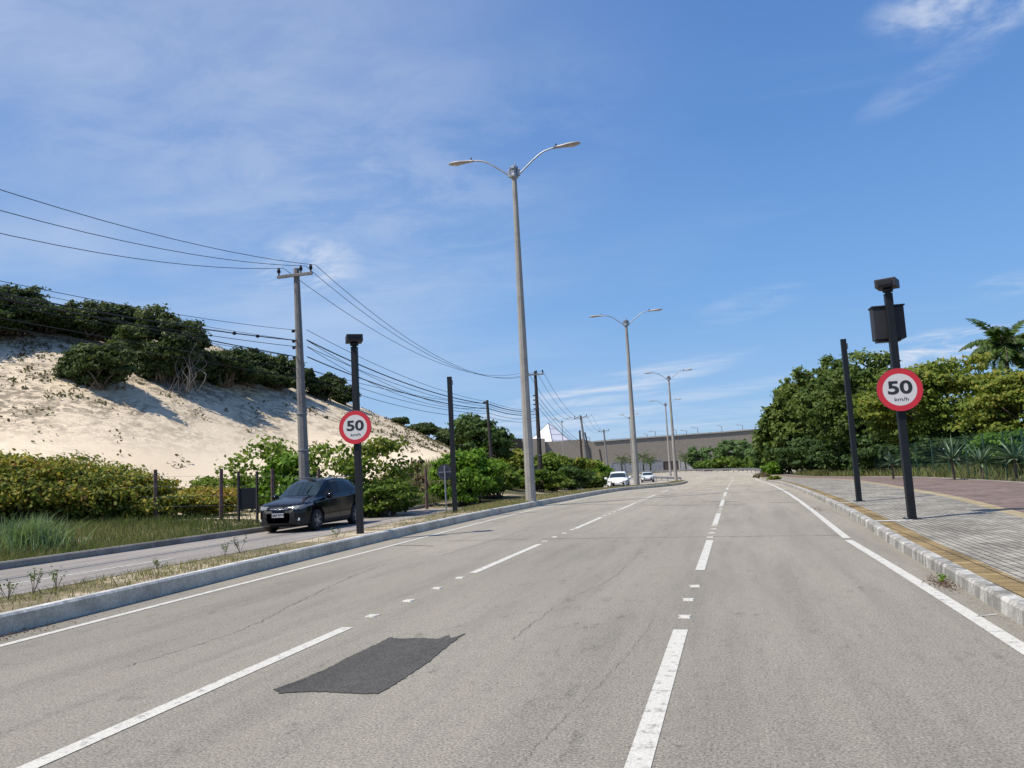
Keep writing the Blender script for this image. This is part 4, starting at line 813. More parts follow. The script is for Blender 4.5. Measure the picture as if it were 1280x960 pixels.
for i, (px, top, w, dep, mt, lb) in enumerate([
        (645, 562, 44, 76, OLIVE, 'olive bush hugging the left side of the big lamp post'), (689, 566, 46, 74, GREEN_MID, 'green bush right of the dark utility pole base'),
        (668, 584, 60, 56, GREEN_MID, 'low verge bush behind the foot of the big lamp post'), (716, 569, 50, 84, OLIVE, 'broad olive bush below the grey building'), (712, 584, 46, 68, GREEN_DK, 'dark low bush in front of the olive one'),
        (744, 574, 34, 100, GREEN_BR, 'bright green bush behind the thin upright dark pole'), (754, 580, 24, 118, GREEN_BR, 'fresh green bush just left of the white hatchback roof'), (738, 592, 46, 76, OLIVE, 'low brownish bush left of the white hatchback'),
        (632, 596, 50, 52, GREEN_MID, 'weedy bush on the verge left of the big lamp post foot'), (690, 596, 44, 60, OLIVE, 'weedy bush on the verge right of the big lamp post foot')]):
    plant('roadside_bush', lb, 'bush', px, top, w, dep, mt, nl=30, dens=1.2, lobe=.32, loose=.34, low=-.9, group=G4, seed=30+i)
def base_depth(px, py):
    for dd in np.arange(40, 100, .5):
        q = Q(px, py, dd)
        if gz(q.x, q.y) >= q.z: return dd
    return None
ridge = [(-70, 362, 150, 430, 'scrub tree cut by the left edge of the photo'), (14, 366, 110, 428, 'dark scrub tree on the dune top at the far left'), (62, 385, 76, 427, 'brownish scrub bush between two rounded dune trees'), (110, 374, 96, 432, 'rounded grey-green dune tree with the highest left dome'),
         (150, 388, 80, 440, 'dark dune tree in the middle of the ridge'), (198, 383, 92, 478, 'tall domed tree on the dune shoulder'), (232, 410, 66, 488, 'dark tree hanging over the bare grey roots'), (124, 430, 84, 492, 'round dark bush standing alone on the dune face'),
         (-10, 400, 90, 430, 'lower dark scrub under the far left dune tree'), (222, 436, 70, 482, 'shaded scrub with bare branches below the domed tree'), (275, 434, 66, 488, 'dark scrub right after the domed tree'),
         (312, 438, 50, 485, 'dark scrub tree with sky gaps on the ridge'), (345, 446, 44, 488, 'small dome of scrub left of the utility pole'), (370, 452, 36, 490, 'small bush on the ridge touching the utility pole'), (402, 470, 50, 502, 'scrub on the falling ridge right of the utility pole'),
         (428, 484, 32, 507, 'last low scrub of the ridge left of the black sign post'), (300, 462, 70, 492, 'lower scrub band under the ridge trees'), (345, 474, 56, 493, 'low scrub beside the utility pole on the slope'), (500, 523, 18, 532, 'tiny tuft of scrub on the falling dune line'), (528, 530, 36, 544, 'long low scrub on the dune end')]
for i, (px, top, w, bot, lb) in enumerate(ridge):
    dep = base_depth(px, bot) or 76
    dep = min(dep+(.8 if 'lone' in lb or 'alone' in lb or 'domed tree' in lb else 1.7), 84)
    w = w*1.22 if px > 240 else w*1.1
    plant('dune_tree', lb, 'tree' if w > 60 else 'bush', px, top-1, w, dep, DUNE_DK, nl=34, dens=1.6, lobe=.28, loose=.3, low=-.9, wide=w*dep/FOC*.3, flat=1, leaf=.25, group=G3, seed=60+i, tintc=.55 if i in (3, 5, 2) else .4, crownname='crown', stemname='trunk')
# bare roots and branches under the domed dune tree
q = Q(222, 490, (base_depth(222, 490) or 60)-.8); zq = gz(q.x, q.y); t = empty('bare_branches', (q.x, q.y, zq), 'tangle of bare grey branches hanging below the domed dune tree', 'dead branches')
mb = MB()
for k in range(18):
    a = Vector((random.uniform(-1.6, 1.6), random.uniform(-.5, .5), random.uniform(-.2, .4))); b_ = a+Vector((random.uniform(-.9, .9), random.uniform(-.4, .6), random.uniform(1.2, 3.2))); m1 = a.lerp(b_, .35)+Vector((random.uniform(-.7, .7), 0, .2)); m2 = a.lerp(b_, .7)+Vector((random.uniform(-.7, .7), 0, .1))
    mb.tube([Vector(p) for p in catmull([a, m1, m2, b_], 3)], [.035]*5+[.022]*4+[.012], 5)
mb.build('branches', M_GREYBARK, t, smooth=True)
# right-hand trees
GR = 'big leafy trees behind the green mesh fence'
plant('leafy_tree', 'dark green tree at the left end of the right-hand row, with a twig sticking out', 'tree', 1015, 462, 90, 112, GREEN_TREE, nl=70, dens=1.7, lobe=0.25, group=GR, seed=101, tintc=.72, crownname='crown', stemname='trunk', low=-0.9, clear=0.1, stemr=.18)
plant('leafy_tree', 'mid green tree behind the plain black pavement post', 'tree', 1085, 440, 128, 80, GREEN_TREE, nl=70, dens=1.7, lobe=0.25, group=GR, seed=102, tintc=.4, crownname='crown', stemname='trunk', low=-0.9, clear=0.1, stemr=.18)
plant('leafy_tree', 'broad yellowish olive tree behind the right 50 sign', 'tree', 1172, 444, 178, 58, OLIVE, nl=70, dens=1.7, lobe=0.25, group=GR, seed=103, tintc=.55, crownname='crown', stemname='trunk', low=-0.9, clear=0.2, stemr=.18)
plant('leafy_tree', 'olive tree with reddish tips at the right edge below the coconut palm', 'tree', 1276, 462, 130, 47, OLIVE, nl=70, dens=1.7, lobe=0.25, group=GR, seed=104, tintc=.62, crownname='crown', stemname='trunk', low=-0.9, clear=0.2, stemr=.18)
plant('leafy_tree', 'low dark tree tucked between the dark green tree and the mid green one', 'tree', 1048, 449, 100, 92, GREEN_TREE, nl=70, dens=1.7, lobe=0.25, group=GR, seed=105, tintc=.45, crownname='crown', stemname='trunk', low=-0.9, clear=0.1, stemr=.14)
plant('leafy_tree', 'tree cut by the right edge of the photo behind the agaves', 'tree', 1365, 455, 150, 43, OLIVE, nl=70, dens=1.7, lobe=0.25, group=GR, seed=106, crownname='crown', stemname='trunk', clear=0.2, stemr=.18, low=-0.9)
GU = 'dark undergrowth behind the mesh fence'
for i, (px, top, w, dep, mt, lb, tc) in enumerate([(974, 500, 60, 116, GREEN_TREE, 'rounded dark bush tree stepping down towards the guard rail', .6), (958, 540, 34, 120, GREEN_DK, 'dark bush at the left foot of the right-hand tree row', .5), (967, 576, 26, 108, GREEN_BR, 'light green shrub at the pavement end under the dark tree', .5), (1010, 545, 90, 105, GREEN_DK, 'dark undergrowth under the dark green tree', .4),
        (1060, 545, 90, 84, GREEN_DK, 'dark undergrowth behind the plain black pavement post', .3), (1122, 535, 110, 66, GREEN_DK, 'dark undergrowth behind the cabinet post', .3), (1182, 535, 110, 55, GREEN_DK, 'dark undergrowth under the olive tree', .3), (1262, 528, 90, 43, GREEN_BR, 'lighter green undergrowth above the right agave', .25),
        (1335, 520, 90, 40, GREEN_MID, 'green undergrowth cut by the right edge', .4)]):
    plant('undergrowth_bush', lb, 'bush', px, top, w, dep, mt, nl=34, dens=1.2, lobe=.3, loose=.32, low=-.9, group=GU, seed=120+i, tintc=tc)
# casuarinas and low bushes beyond the bend
for i, (px, top, w, dep, lb) in enumerate([(872, 556, 26, 230, 'narrow dark feathery tree right of the white wall'), (893, 555, 30, 225, 'feathery casuarina in the left part of the far row'), (912, 548, 36, 220, 'tallest feathery casuarina of the far row'), (932, 551, 34, 215, 'feathery casuarina next to the big right-hand trees'), (950, 556, 34, 205, 'feathery casuarina partly behind the dark green tree')]):
    plant('casuarina_tree', lb, 'tree', px, top, w, dep, CASU, nl=26, dens=1.6, lobe=.26, group='far casuarina trees before the grey building', seed=150+i, crownname='crown', stemname='trunk', low=-.8, aspect=.25, leaf=1.3, up=1.2)
for i, (px, top, w, dep, lb) in enumerate([(884, 573, 34, 205, 'low round green bush behind the guard rail, nearest the white wall'), (908, 571, 36, 195, 'low green bush behind the middle of the guard rail'), (932, 572, 38, 180, 'low green bush behind the bend of the guard rail'), (955, 574, 34, 160, 'low green bush where the guard rail meets the pavement')]):
    plant('low_bush', lb, 'bush', px, top, w, dep, GREEN_MID, nl=14, dens=1.2, lobe=.4, group='low bushes behind the guard rail', seed=170+i, tintc=.35)
plant('weed_clump', 'brown and green weeds growing over the kerb at the end of the pavement', 'weeds', 952, 592, 18, 96, DRY, nl=14, dens=.9, lobe=.3, seed=180, trunk=False)
plant('weed_clump', 'small dry weed tuft on the kerb nearer than the big weed clump', 'weeds', 968, 598, 14, 72, OLIVE, nl=9, dens=.7, lobe=.3, seed=181, trunk=False)

# palms
def palm(px, top, depth, label, crown_r, nf=16, trunk_r=.16, group='small palms before the grey building', leaflets=22, seed=0, wind=0.0, zb=None):
    r = random.Random(seed); q = Q(px, top, depth); zg_ = gz(q.x, q.y) if zb is None else zb; h = q.z-zg_-crown_r*.55
    root = empty('palm_tree', (q.x, q.y, zg_), label, 'palm tree', group)
    bend = Vector((r.uniform(-.3, .3), 0, 0)); MB().tube([(0, 0, -.2), bend*.5+Vector((0, 0, h*.5)), bend+Vector((0, 0, h))], [trunk_r*1.4, trunk_r, trunk_r*.8], 8).build('trunk', M_BARK, root, smooth=True)
    rach = MB(); pos = []; nrm = []; dr = []; sz = []
    for k in range(nf):
        az = 2*math.pi*k/nf+r.uniform(-.25, .25); el = math.radians([68, 48, 30, 12, -8, 55, 22, 38][k % 8]+r.uniform(-8, 8)); L_ = crown_r*r.uniform(.85, 1.1)
        d = Vector((math.cos(az)*math.cos(el)+wind*.35, math.sin(az)*math.cos(el), math.sin(el))).normalized(); p = bend+Vector((0, 0, h)); pts = [p]; st = 9
        for i in range(st):
            d = (d+Vector((wind*.09, 0, -.19))).normalized(); p = p+d*L_/st; pts.append(p)
        rach.tube(pts, [.04*crown_r/3]*4+[.02*crown_r/3]*(len(pts)-4), 4)
        for i in range(leaflets):
            t = .12+.88*i/leaflets; u = t*st; j = min(int(u), st-1); c_ = pts[j].lerp(pts[j+1], u-j); tan = (pts[j+1]-pts[j]).normalized(); side = tan.cross(Vector((0, 0, 1)))
            if side.length < .05: side = Vector((1, 0, 0))
            side.normalize()
            for s in (-1, 1):
                ll = crown_r*.24*math.sin(math.pi*min(.97, t*.8+.18))*r.uniform(.8, 1.15); dd = (side*s*.75+tan*.55+Vector((0, 0, -.42))).normalized()
                pos.append(c_+dd*ll*.5); dr.append(dd); nrm.append(dd.cross(tan)+Vector((r.uniform(-.3, .3), r.uniform(-.3, .3), .2))); sz.append(ll)
    pos, nrm, dr, sz = (np.array([tuple(v) for v in a]) if not isinstance(a[0], float) else np.array(a) for a in (pos, nrm, dr, sz))
    rach.build('frond_stalks', M_BARK, root); leaves_mesh('fronds', pos, nrm, 1.15*sz/1.0, PALMG, None, .16, root, dirs=dr); return root
palm(1255, 402, 64, 'coconut palm with windblown fronds above the olive trees at the right edge', 3.7, 32, .2, 'palms', 46, 1, -.05)
for i, (px, top, dep, r_, lb) in enumerate([(776, 566, 235, 3.2, 'small palm behind the white hatchback'), (803, 563, 245, 3.6, 'palm just right of the lamp post beside the white hatchback'), (812, 567, 240, 3.4, 'bushy palm left of the two round openings'), (856, 563, 240, 3.6, 'palm between the slim lamp posts and the white wall'), (792, 568, 240, 3, 'palm partly hidden by the lamp post'), (868, 566, 238, 3.2, 'palm touching the narrow dark feathery tree')]):
    palm(px, top, dep, lb, r_, 16, .2, leaflets=14, seed=10+i)
# agaves behind the mesh fence
def agave(px, py, depth, r_, label, seed):
    r = random.Random(seed); q = Q(px, py, depth); zg_ = gz(q.x, q.y); root = empty('agave', (q.x, q.y, zg_), label, 'agave', 'spiky agaves behind the mesh fence')
    mb = MB(); hub = q.z-zg_; MB().tube([(0, 0, -.1), (0, 0, max(.2, hub))], [.07, .05], 7).build('stem', M_BARK, root)
    me_t = []
    for k in range(44):
        az = r.uniform(0, 6.28); el = math.asin(r.uniform(-.25, .98)); d = Vector((math.cos(az)*math.cos(el), math.sin(az)*math.cos(el), math.sin(el))); side = d.cross(Vector((0, 0, 1))).normalized()*.055; L_ = r_*r.uniform(.75, 1.1)
        b = Vector((0, 0, hub)); m_ = b+d*L_*.5; tip = b+d*L_+Vector((0, 0, -.08*L_)); upv = side.cross(d).normalized()*.015
        mb.add([b-side*.6, b+side*.6, m_+side, tip, m_-side, m_+upv*-2], [(0, 1, 2, 5), (0, 5, 4), (5, 2, 3), (4, 5, 3)]); 
    o = mb.build('leaves', BLUEGR, root); at = o.data.attributes.new('tint', 'FLOAT', 'FACE'); at.data.foreach_set('value', [r.random() for _ in o.data.polygons])
agave(1190, 574, 38, 1.35, 'agave rosette with pale blades behind the middle of the mesh fence', 1); agave(1226, 578, 36.5, 1.1, 'smaller agave between the two big agave rosettes', 2)
agave(1268, 573, 35, 1.45, 'large agave rosette near the right edge of the photo', 3); agave(1115, 580, 44, .9, 'agave almost lost in the shade left of the cabinet post foot', 4); agave(1302, 578, 33, 1.2, 'agave cut by the right edge of the photo', 5)

# ------------------------------------------------------------------ grass and ground litter (stuff)
def grass(name, pts, hgt, wid, mat, label, lean=.35, tint=None, k=1):
    tint = tint if tint is None or np.isscalar(tint) else tint[:len(pts)]
    n = len(pts); z = ground_z(pts[:, 0], pts[:, 1]) if pts.shape[1] == 2 else pts[:, 2]; B = np.stack([pts[:, 0], pts[:, 1], z-.02], 1)
    h = hgt*rng.uniform(.45, 1.2, n); a = rng.uniform(0, 6.283, n); w = wid*rng.uniform(.6, 1.3, n); ld = rng.normal(size=(n, 2))*lean*h[:, None]
    dx = np.stack([np.cos(a)*w, np.sin(a)*w, np.zeros(n)], 1)*.5; mid = B+np.stack([ld[:, 0]*.3, ld[:, 1]*.3, h*.55], 1); tip = B+np.stack([ld[:, 0], ld[:, 1], h*(1-.25*np.minimum(1, np.abs(ld[:, 0])))], 1)
    V = np.stack([B-dx, B+dx, mid+dx*.7, mid-dx*.7, tip], 1)
    me = bpy.data.meshes.new(name); me.vertices.add(5*n); me.vertices.foreach_set('co', V.ravel()); me.loops.add(7*n); me.loops.foreach_set('vertex_index', ((np.arange(n)*5)[:, None]+np.array([0, 1, 2, 3, 3, 2, 4])[None]).ravel()); me.polygons.add(2*n); me.polygons.foreach_set('loop_start', ((np.arange(n)*7)[:, None]+np.array([0, 4])[None]).ravel())
    me.materials.append(mat); at = me.attributes.new('tint', 'FLOAT', 'FACE'); at.data.foreach_set('value', np.repeat(np.clip(rng.uniform(0, 1, n)*.7+.15+(0 if tint is None else tint), 0, 1), 2)); me.update(calc_edges=True); me.validate()
    return tag(link(bpy.data.objects.new(name, me)), label, 'grass', kind='stuff')
def verge_pts(n, y0, y1, d0, d1, base=LCL):
    c = np.array(catmull(base, 8)); y = y0+(y1-y0)*rng.uniform(0, 1, n)**1.15; x0 = np.interp(y, c[:, 1], c[:, 0]); return np.stack([x0-rng.uniform(0, 1, n)**1.2*(d1-d0)-d0, y], 1)
p = verge_pts(70000, 8, 42, .1, 9); den = wob(p[:, 0]*3, p[:, 1]*3)
keep = den > rng.uniform(-1.2, .1, len(p)); p = p[keep]; grass('verge_grass', p, .34*1.0, .018, GRASSM, 'long green verge grass between the left kerb and the fence', .3, wob(p[:, 0]*3, p[:, 1]*3)*.7)
p = verge_pts(26000, 42, 100, .2, 6); grass('verge_grass', p, .6, .045, GRASSM, 'tall rough grass farther along the left verge', .3, wob(p[:, 0]*2, p[:, 1]*2)*.3)
q = Q(42, 650, 20.5); n = 1000; aa = rng.uniform(0, 6.28, n); rr_ = np.abs(rng.normal(0, .6, n)); p = np.stack([q.x+rr_*np.cos(aa), q.y+rr_*np.sin(aa)*.9], 1)
grass('reed_clump', p, .95, .03, PALEGR, 'tall pale green reed-like grass clump at the left of the photo', .4)
cM = np.array(catmull(offset(MEDR, -.2), 8)); cL = np.array(catmull(offset(MEDL13, .2), 8))
def med_pts(n, y0, y1):
    y = rng.uniform(y0, y1, n); xr = np.interp(y, cM[:, 1], cM[:, 0]); xl = np.interp(y, cL[:, 1], cL[:, 0]); u = rng.uniform(0, 1, n); return np.stack([xl+(xr-xl)*u, y, dip(y)+.2], 1)
p = med_pts(42000, 5, 34); p = p[(wob(p[:, 0]*1.3+3, p[:, 1]*1.1) > rng.normal(-.2, .2, len(p)))]; grass('median_grass', p, .13, .014, GRASSM, 'thin dry grass patches on the sandy median', .6, .15)
p = med_pts(14000, 34, 97); grass('median_grass', p, .14, .03, GRASSM, 'yellowish grass strip on the far part of the median', .5, .2)
n = 5200; y = rng.uniform(16, 100, n); cE = np.array(catmull(EDG, 8)); x = np.interp(y, cE[:, 1], cE[:, 0])+.15+rng.uniform(0, 1, n)**1.5*2.4; grass('pavement_edge_grass', np.stack([x, y], 1), .3, .04, GRASSM, 'bright grass fringe between the red pavement and the mesh fence', .35, .05)
n = 9000; y = rng.uniform(45, 110, n); x = np.interp(y, cE[:, 1], cE[:, 0])+.3+rng.uniform(0, 1, n)*7; grass('pavement_edge_grass', np.stack([x, y], 1), .8, .06, GRASSM, 'taller grass under the dark trees beyond the pavement', .3, -.05)
# median weeds with small heads
for i, (px, py, h_) in enumerate([(41, 744, .38), (70, 738, .3), (196, 712, .16), (281, 696, .3), (300, 692, .36), (420, 672, .2), (10, 750, .25)]):
    q = P(px, py, .2); t = empty('weed_plant', (q.x, q.y, q.z), 'thin stalked weed on the median, %s from the left in its row' % ORD[[1, 2, 3, 4, 5, 6, 0][i]], 'weed', 'thin stalked weeds on the median strip')
    mb = MB(); r = random.Random(i); tips = []
    for k in range(5):
        e = Vector((r.uniform(-.12, .12), r.uniform(-.12, .12), h_*r.uniform(.6, 1.1))); mb.tube([(0, 0, 0), e*.5+Vector((.01, 0, 0)), e], .004, 4); tips += [e, e*.7]
    mb.build('stems', M_BARK, t); tp = np.array([tuple(v) for v in tips for _ in range(7)])+rng.normal(size=(len(tips)*7, 3))*.025
    leaves_mesh('leaves', tp, rng.normal(size=tp.shape)+[0, 0, .6], .035, GREEN_MID, None, .6, t)
# scattered leaf litter and tufts over the dune face, one mass
n = 9000; az_ = rng.uniform(-.95, -.33, n); r_ = rng.uniform(40, 86, n); X = r_*np.sin(az_); Y = r_*np.cos(az_); rel = ground_z(X, Y)/np.maximum(1, np.interp(az_, _ta, _HS))
keep = (rng.uniform(0, 1, n) < np.interp(rel, [.08, .2, .4, .6, 1], [.015, .03, .16, .6, .8])*np.clip(.55+wob(X*1.6+5, Y*1.6)*1.6, .1, 1)) & (X < -17.5); X, Y = X[keep], Y[keep]; m_ = len(X); K = 9
sc_ = np.repeat(rng.uniform(.12, .6, m_)**1.2, K); pos = np.repeat(np.stack([X, Y, 0*X], 1), K, 0)+rng.normal(size=(m_*K, 3))*sc_[:, None]; pos[:, 2] = ground_z(pos[:, 0], pos[:, 1])+rng.uniform(.02, .16, len(pos))
o = leaves_mesh('dune_tufts', pos, rng.normal(size=pos.shape)+[0, 0, .3], .24, leaf_mat('litter', [(.07, .055, .035), (.14, .115, .07), (.12, .13, .06), (.2, .17, .11)]), None, .5); tag(o, 'dry leaf litter and tiny tufts strewn over the dune face', 'leaf litter', kind='stuff')
def litter(name, px, py, n, sp, label, mat=DRY, off=0):
    q = P(px, py, off); p = np.stack([q.x+rng.normal(0, sp[0], n), q.y+rng.normal(0, sp[1], n), q.z+np.abs(rng.normal(.01, .012, n))+.006], 1); o = leaves_mesh(name, p, rng.normal(size=p.shape)*.5+[0, 0, 1], .035, mat, None, .4); tag(o, label, 'leaf litter', kind='stuff')
BROWN = leaf_mat('brown_litter', [(.07, .035, .02), (.13, .07, .045), (.2, .14, .09)])
litter('leaf_litter', 1178, 731, 260, (.07, .3), 'reddish brown leaf litter in the gutter below the right kerb', BROWN); litter('leaf_litter', 8, 797, 240, (.12, .5), 'reddish soil and litter at the foot of the median kerb at the left edge', BROWN); litter('leaf_litter', 1022, 637, 120, (.1, .6), 'sparse brown litter in the gutter near the plain pavement post', BROWN)
q = P(1184, 727); t = tag(leaves_mesh('gutter_weed', np.array([q.x, q.y, 0])+rng.normal(size=(60, 3))*[.03, .05, .02]+[-.04, 0, .05], rng.normal(size=(60, 3))+[0, 0, 1], .04, GREEN_BR, None, .5), 'tiny green weed sprouting from the litter against the right kerb', 'weed')
# ------------------------------------------------------------------ cars
def car_paint(name, col, rough=.22):
    mt, nt, b = new_mat(name); b.inputs['Base Color'].default_value = (*col, 1); b.inputs['Roughness'].default_value = rough; b.inputs['Coat Weight'].default_value = .25; b.inputs['Specular IOR Level'].default_value = .3; b.inputs['Coat Roughness'].default_value = .06
    f = noise_node(nt, 6, 5, .6, coord='obj'); r_ = nt.nodes.new('ShaderNodeMapRange'); r_.inputs['To Min'].default_value = rough*.8; r_.inputs['To Max'].default_value = rough*1.6; nt.links.new(f, r_.inputs[0]); nt.links.new(r_.outputs[0], b.inputs['Roughness']); return mt
def glass_mat(name, col=(.02, .03, .04), spec=.45):
    mt, nt, b = new_mat(name); b.inputs['Base Color'].default_value = (*col, 1); b.inputs['Roughness'].default_value = .05; b.inputs['Specular IOR Level'].default_value = spec; return mt
CP_BLACK = car_paint('black_car_paint', (.002, .003, .006), .09); CP_WHITE = car_paint('white_car_paint', (.72, .73, .74), .35); CP_SILV = car_paint('pale_silver_car_paint', (.6, .62, .64), .35)
GLASS_W = glass_mat('windscreen_glass', (.02, .035, .045)); GLASS_D = glass_mat('tinted_glass', (.004, .005, .007), .25); TRIM = simple('black_plastic_trim', (.012, .012, .013), .6); TYRE = simple('tyre_rubber', (.018, .018, .018), .85)
CHROME = simple('chrome_trim', (.65, .65, .66), .2, .9, .05); RIMM = simple('alloy_rim', (.4, .4, .42), .35, .7, .1); HEADL = glass_mat('headlamp_glass', (.2, .21, .22)); TAILR = glass_mat('tail_lamp_red', (.3, .01, .01)); LAMPW = simple('fog_lamp_reflector', (.9, .9, .85), .15, .2, .03)
PLATE = simple('grey_number_plate', (.45, .45, .46), .5)
def make_car(label, loc, rz, paint_m, group=None, Ls=1.0, Hs=1.0, sedan=False, plate=None, name='car', hatch=False):
    t = empty(name, loc, label, 'car', group, rz)
    ZT = [(0, .60), (.04, .70), (.1, .79), (.18, .845), (.35, .90), (.7, .985), (1.05, 1.05), (1.4, 1.275), (1.75, 1.475), (2.05, 1.565), (2.5, 1.6), (3.1, 1.59), (3.6, 1.53), (3.92, 1.46), (4.0, 1.40), (4.14, 1.12), (4.22, .95), (4.27, .75), (4.3, .55)]
    ZB = [(0, .59), (.1, .76), (.35, .86), (1.05, .955), (2, 1.0), (3, 1.06), (3.6, 1.13), (4.0, 1.15), (4.15, 1.0), (4.3, .54)]
    WW = [(0, .40), (.03, .55), (.1, .68), (.25, .79), (.5, .85), (.8, .875), (1.3, .885), (3.3, .885), (3.8, .87), (4.1, .80), (4.22, .70), (4.3, .5)]
    WR = [(0, .7), (1.05, .74), (1.75, .61), (2.5, .62), (3.5, .57), (4.0, .52), (4.3, .5)]
    BB = [(0, .3), (.15, .2), (.6, .17), (3.8, .18), (4.15, .26), (4.3, .36)]
    if sedan: ZT = [(0, .6), (.04, .7), (.1, .76), (.35, .84), (1.0, .98), (1.4, 1.2), (1.8, 1.42), (2.2, 1.47), (2.8, 1.46), (3.3, 1.3), (3.65, 1.1), (4.0, 1.07), (4.2, 1.02), (4.27, .75), (4.3, .55)]
    I = lambda tb, x: float(np.interp(x, [a for a, _ in tb], [b for _, b in tb]))
    def sec(x):
        zt, zl, w, wr, zb = I(ZT, x), I(ZB, x), I(WW, x), I(WR, x), I(BB, x); zl = min(zl, zt-.01); g = min(1, max(0, (zt-zl-.05)/.25))
        A = [(0, zb), (w*.88, zb), (w*.965, zb+.07), (w, zb+(zl-zb)*.36), (w*.995, zb+(zl-zb)*.68), (w*.985, zl-.07*(zl-zb)/.7), (w*.945, zl)]
        Gh = [(w*.945*.12+wr*.88, zt-.13), (wr*.95, zt-.045), (wr*.62, zt-.008), (0, zt)]; Hd = [(w*.88, zl+.3*(zt-zl)), (w*.74, zl+.68*(zt-zl)), (w*.45, zl+.95*(zt-zl)), (0, zt)]
        return A+[(a[0]*g+b[0]*(1-g), a[1]*g+b[1]*(1-g)) for a, b in zip(Gh, Hd)]
    SG = [4, 2, 5, 5, 4, 2, 8, 3, 4, 5]
    xs = sorted(set(list(np.linspace(0, .3, 11))+list(np.linspace(.3, 3.8, 84))+list(np.linspace(3.8, 4.3, 16)))); V = []; seg = []
    for x in xs:
        S = sec(x); ring = []
        for k, n in enumerate(SG):
            for j in range(n): u = j/n; ring.append((S[k][0]*(1-u)+S[k+1][0]*u, S[k][1]*(1-u)+S[k+1][1]*u))
        ring.append(S[-1]); V.append(ring)
    for k, n in enumerate(SG): seg += [k]*n
    K = len(V[0]); full = []
    for x, r in zip(xs, V): full += [(x, y, z) for y, z in r]+[(x, -y, z) for y, z in r[-2:0:-1]]
    K2 = 2*K-2; segf = seg+seg[::-1]; xw = (.86, 3.44); F = []; info = []
    for i in range(len(xs)-1):
        for k in range(K2):
            f = (i*K2+k, (i+1)*K2+k, (i+1)*K2+(k+1) % K2, i*K2+(k+1) % K2); c = np.mean([full[q] for q in f], 0); F.append(f); info.append((c, segf[k]))
    tr = lambda p: ((p[0]-2.15)*-Ls, p[1], p[2]*Hs)          # front points to +x
    arch = lambda c: any((c[0]-w_)**2+(c[2]-.345)**2 < .405**2 and abs(c[1]) > .45 for w_ in xw) and c[2] < .8
    win = lambda c, s: s == 6 and c[2] > I(ZB, c[0])+.03 and c[2] < I(ZT, c[0])-.15 and 1.32 < c[0] < (3.72 if not sedan else 3.2)
    wsc = lambda c, s: s in (8, 9) and (1.1 < c[0] < 1.72 if not sedan else 1.06 < c[0] < 1.74); rwin = lambda c, s: s in (8, 9) and (4.0 < c[0] < 4.14 if not sedan else 2.95 < c[0] < 3.55)
    def patch(name_, pred, mat, off=.0, parent=t, smooth=True):
        idx = [i for i, (c, s) in enumerate(info) if not arch(c) and pred(c, s)]
        if not idx: return None
        vm = {}; vs = []; fs = []
        for i in idx:
            a = [Vector(full[q]) for q in F[i]]; f = []
            for q in F[i]:
                if q not in vm: vm[q] = len(vs); p = Vector(full[q]); cc = Vector((min(max(p.x, .9), 3.5), 0, .75)); d_ = (p-cc).normalized(); vs.append(tr(p+d_*off))
                f.append(vm[q])
            fs.append(tuple(f))
        return MB().add(vs, fs).build(name_, mat, parent, smooth=smooth)
    isglass = lambda c, s: win(c, s) or wsc(c, s) or rwin(c, s)
    mbx = [i for i, (c, s) in enumerate(info) if not arch(c) and not isglass(c, s)]
    patch('body', lambda c, s: not isglass(c, s), paint_m)
    patch('windscreen', wsc, GLASS_W)
    for sg_ in (1, -1):
        patch('side_window', lambda c, s: win(c, s) and c[1]*sg_ > 0 and c[0] < 2.28, GLASS_D); patch('side_window', lambda c, s: win(c, s) and c[1]*sg_ > 0 and 2.36 < c[0] < 3.25, GLASS_D)
        patch('side_window', lambda c, s: win(c, s) and c[1]*sg_ > 0 and c[0] > 3.3, GLASS_D); patch('window_pillar', lambda c, s: win(c, s) and c[1]*sg_ > 0 and (2.27 < c[0] < 2.37 or 3.24 < c[0] < 3.31), TRIM)
        hl = patch('headlight', lambda c, s: c[1]*sg_ > .42 and .05 < c[0] < .62 and s >= 4 and c[2] > .67+.2*c[0] and c[2] < .775+.17*c[0] and s < 9, HEADL, .008)
        patch('fog_lamp_trim', lambda c, s: c[1]*sg_ > .46 and c[0] < .4 and .33 < c[2] < .45 and s < 6, TRIM, .006)
        for q_ in ((.13, .64),): MB().lathe(tr((q_[0]-.02, sg_*q_[1], .40)), [(.05, 0), (.05, .03), (.04, .035)], 14, Vector((1, sg_*.35, 0)).normalized()).build('fog_lamp', LAMPW, t, smooth=True)
        patch('tail_light', lambda c, s: c[1]*sg_ > .5 and c[0] > 3.98 and .82 < c[2] < 1.06 and s < 9, TAILR, .008)
        mm = MB(); mm.lathe(tr((1.42, sg_*1.0, 1.03)), [(.03, -.13), (.085, -.08), (.1, 0), (.085, .08), (.03, .13)], 12, Vector((.1, 1, 0)).normalized()); mr = mm.build('wing_mirror', paint_m, t, smooth=True); MB().tube([tr((1.44, sg_*.84, .98)), tr((1.42, sg_*.95, 1.0))], .03, 6).build('mirror_arm', TRIM, mr)
        for x_ in (2.15, 3.1): MB().box(tr((x_, sg_*.885, .9)), (.17, .03, .03)).build('door_handle', paint_m, t, bevel=.006)
        for x_, z0_ in ((1.24, .32), (2.32, .25), (3.2, .5)):
            ps = []
            for z_ in np.linspace(z0_, I(ZB, x_), 8): w_ = I(WW, x_); zl_, zb_ = I(ZB, x_), I(BB, x_); f_ = (z_-zb_)/(zl_-zb_); yy = w_*np.interp(f_, [0, .1, .36, .9, 1], [.9, .965, 1, .987, .945]); ps.append(tr((x_, sg_*(yy+.001), z_)))
            MB().tube(ps, .005, 4).build('door_seam', TRIM, t)
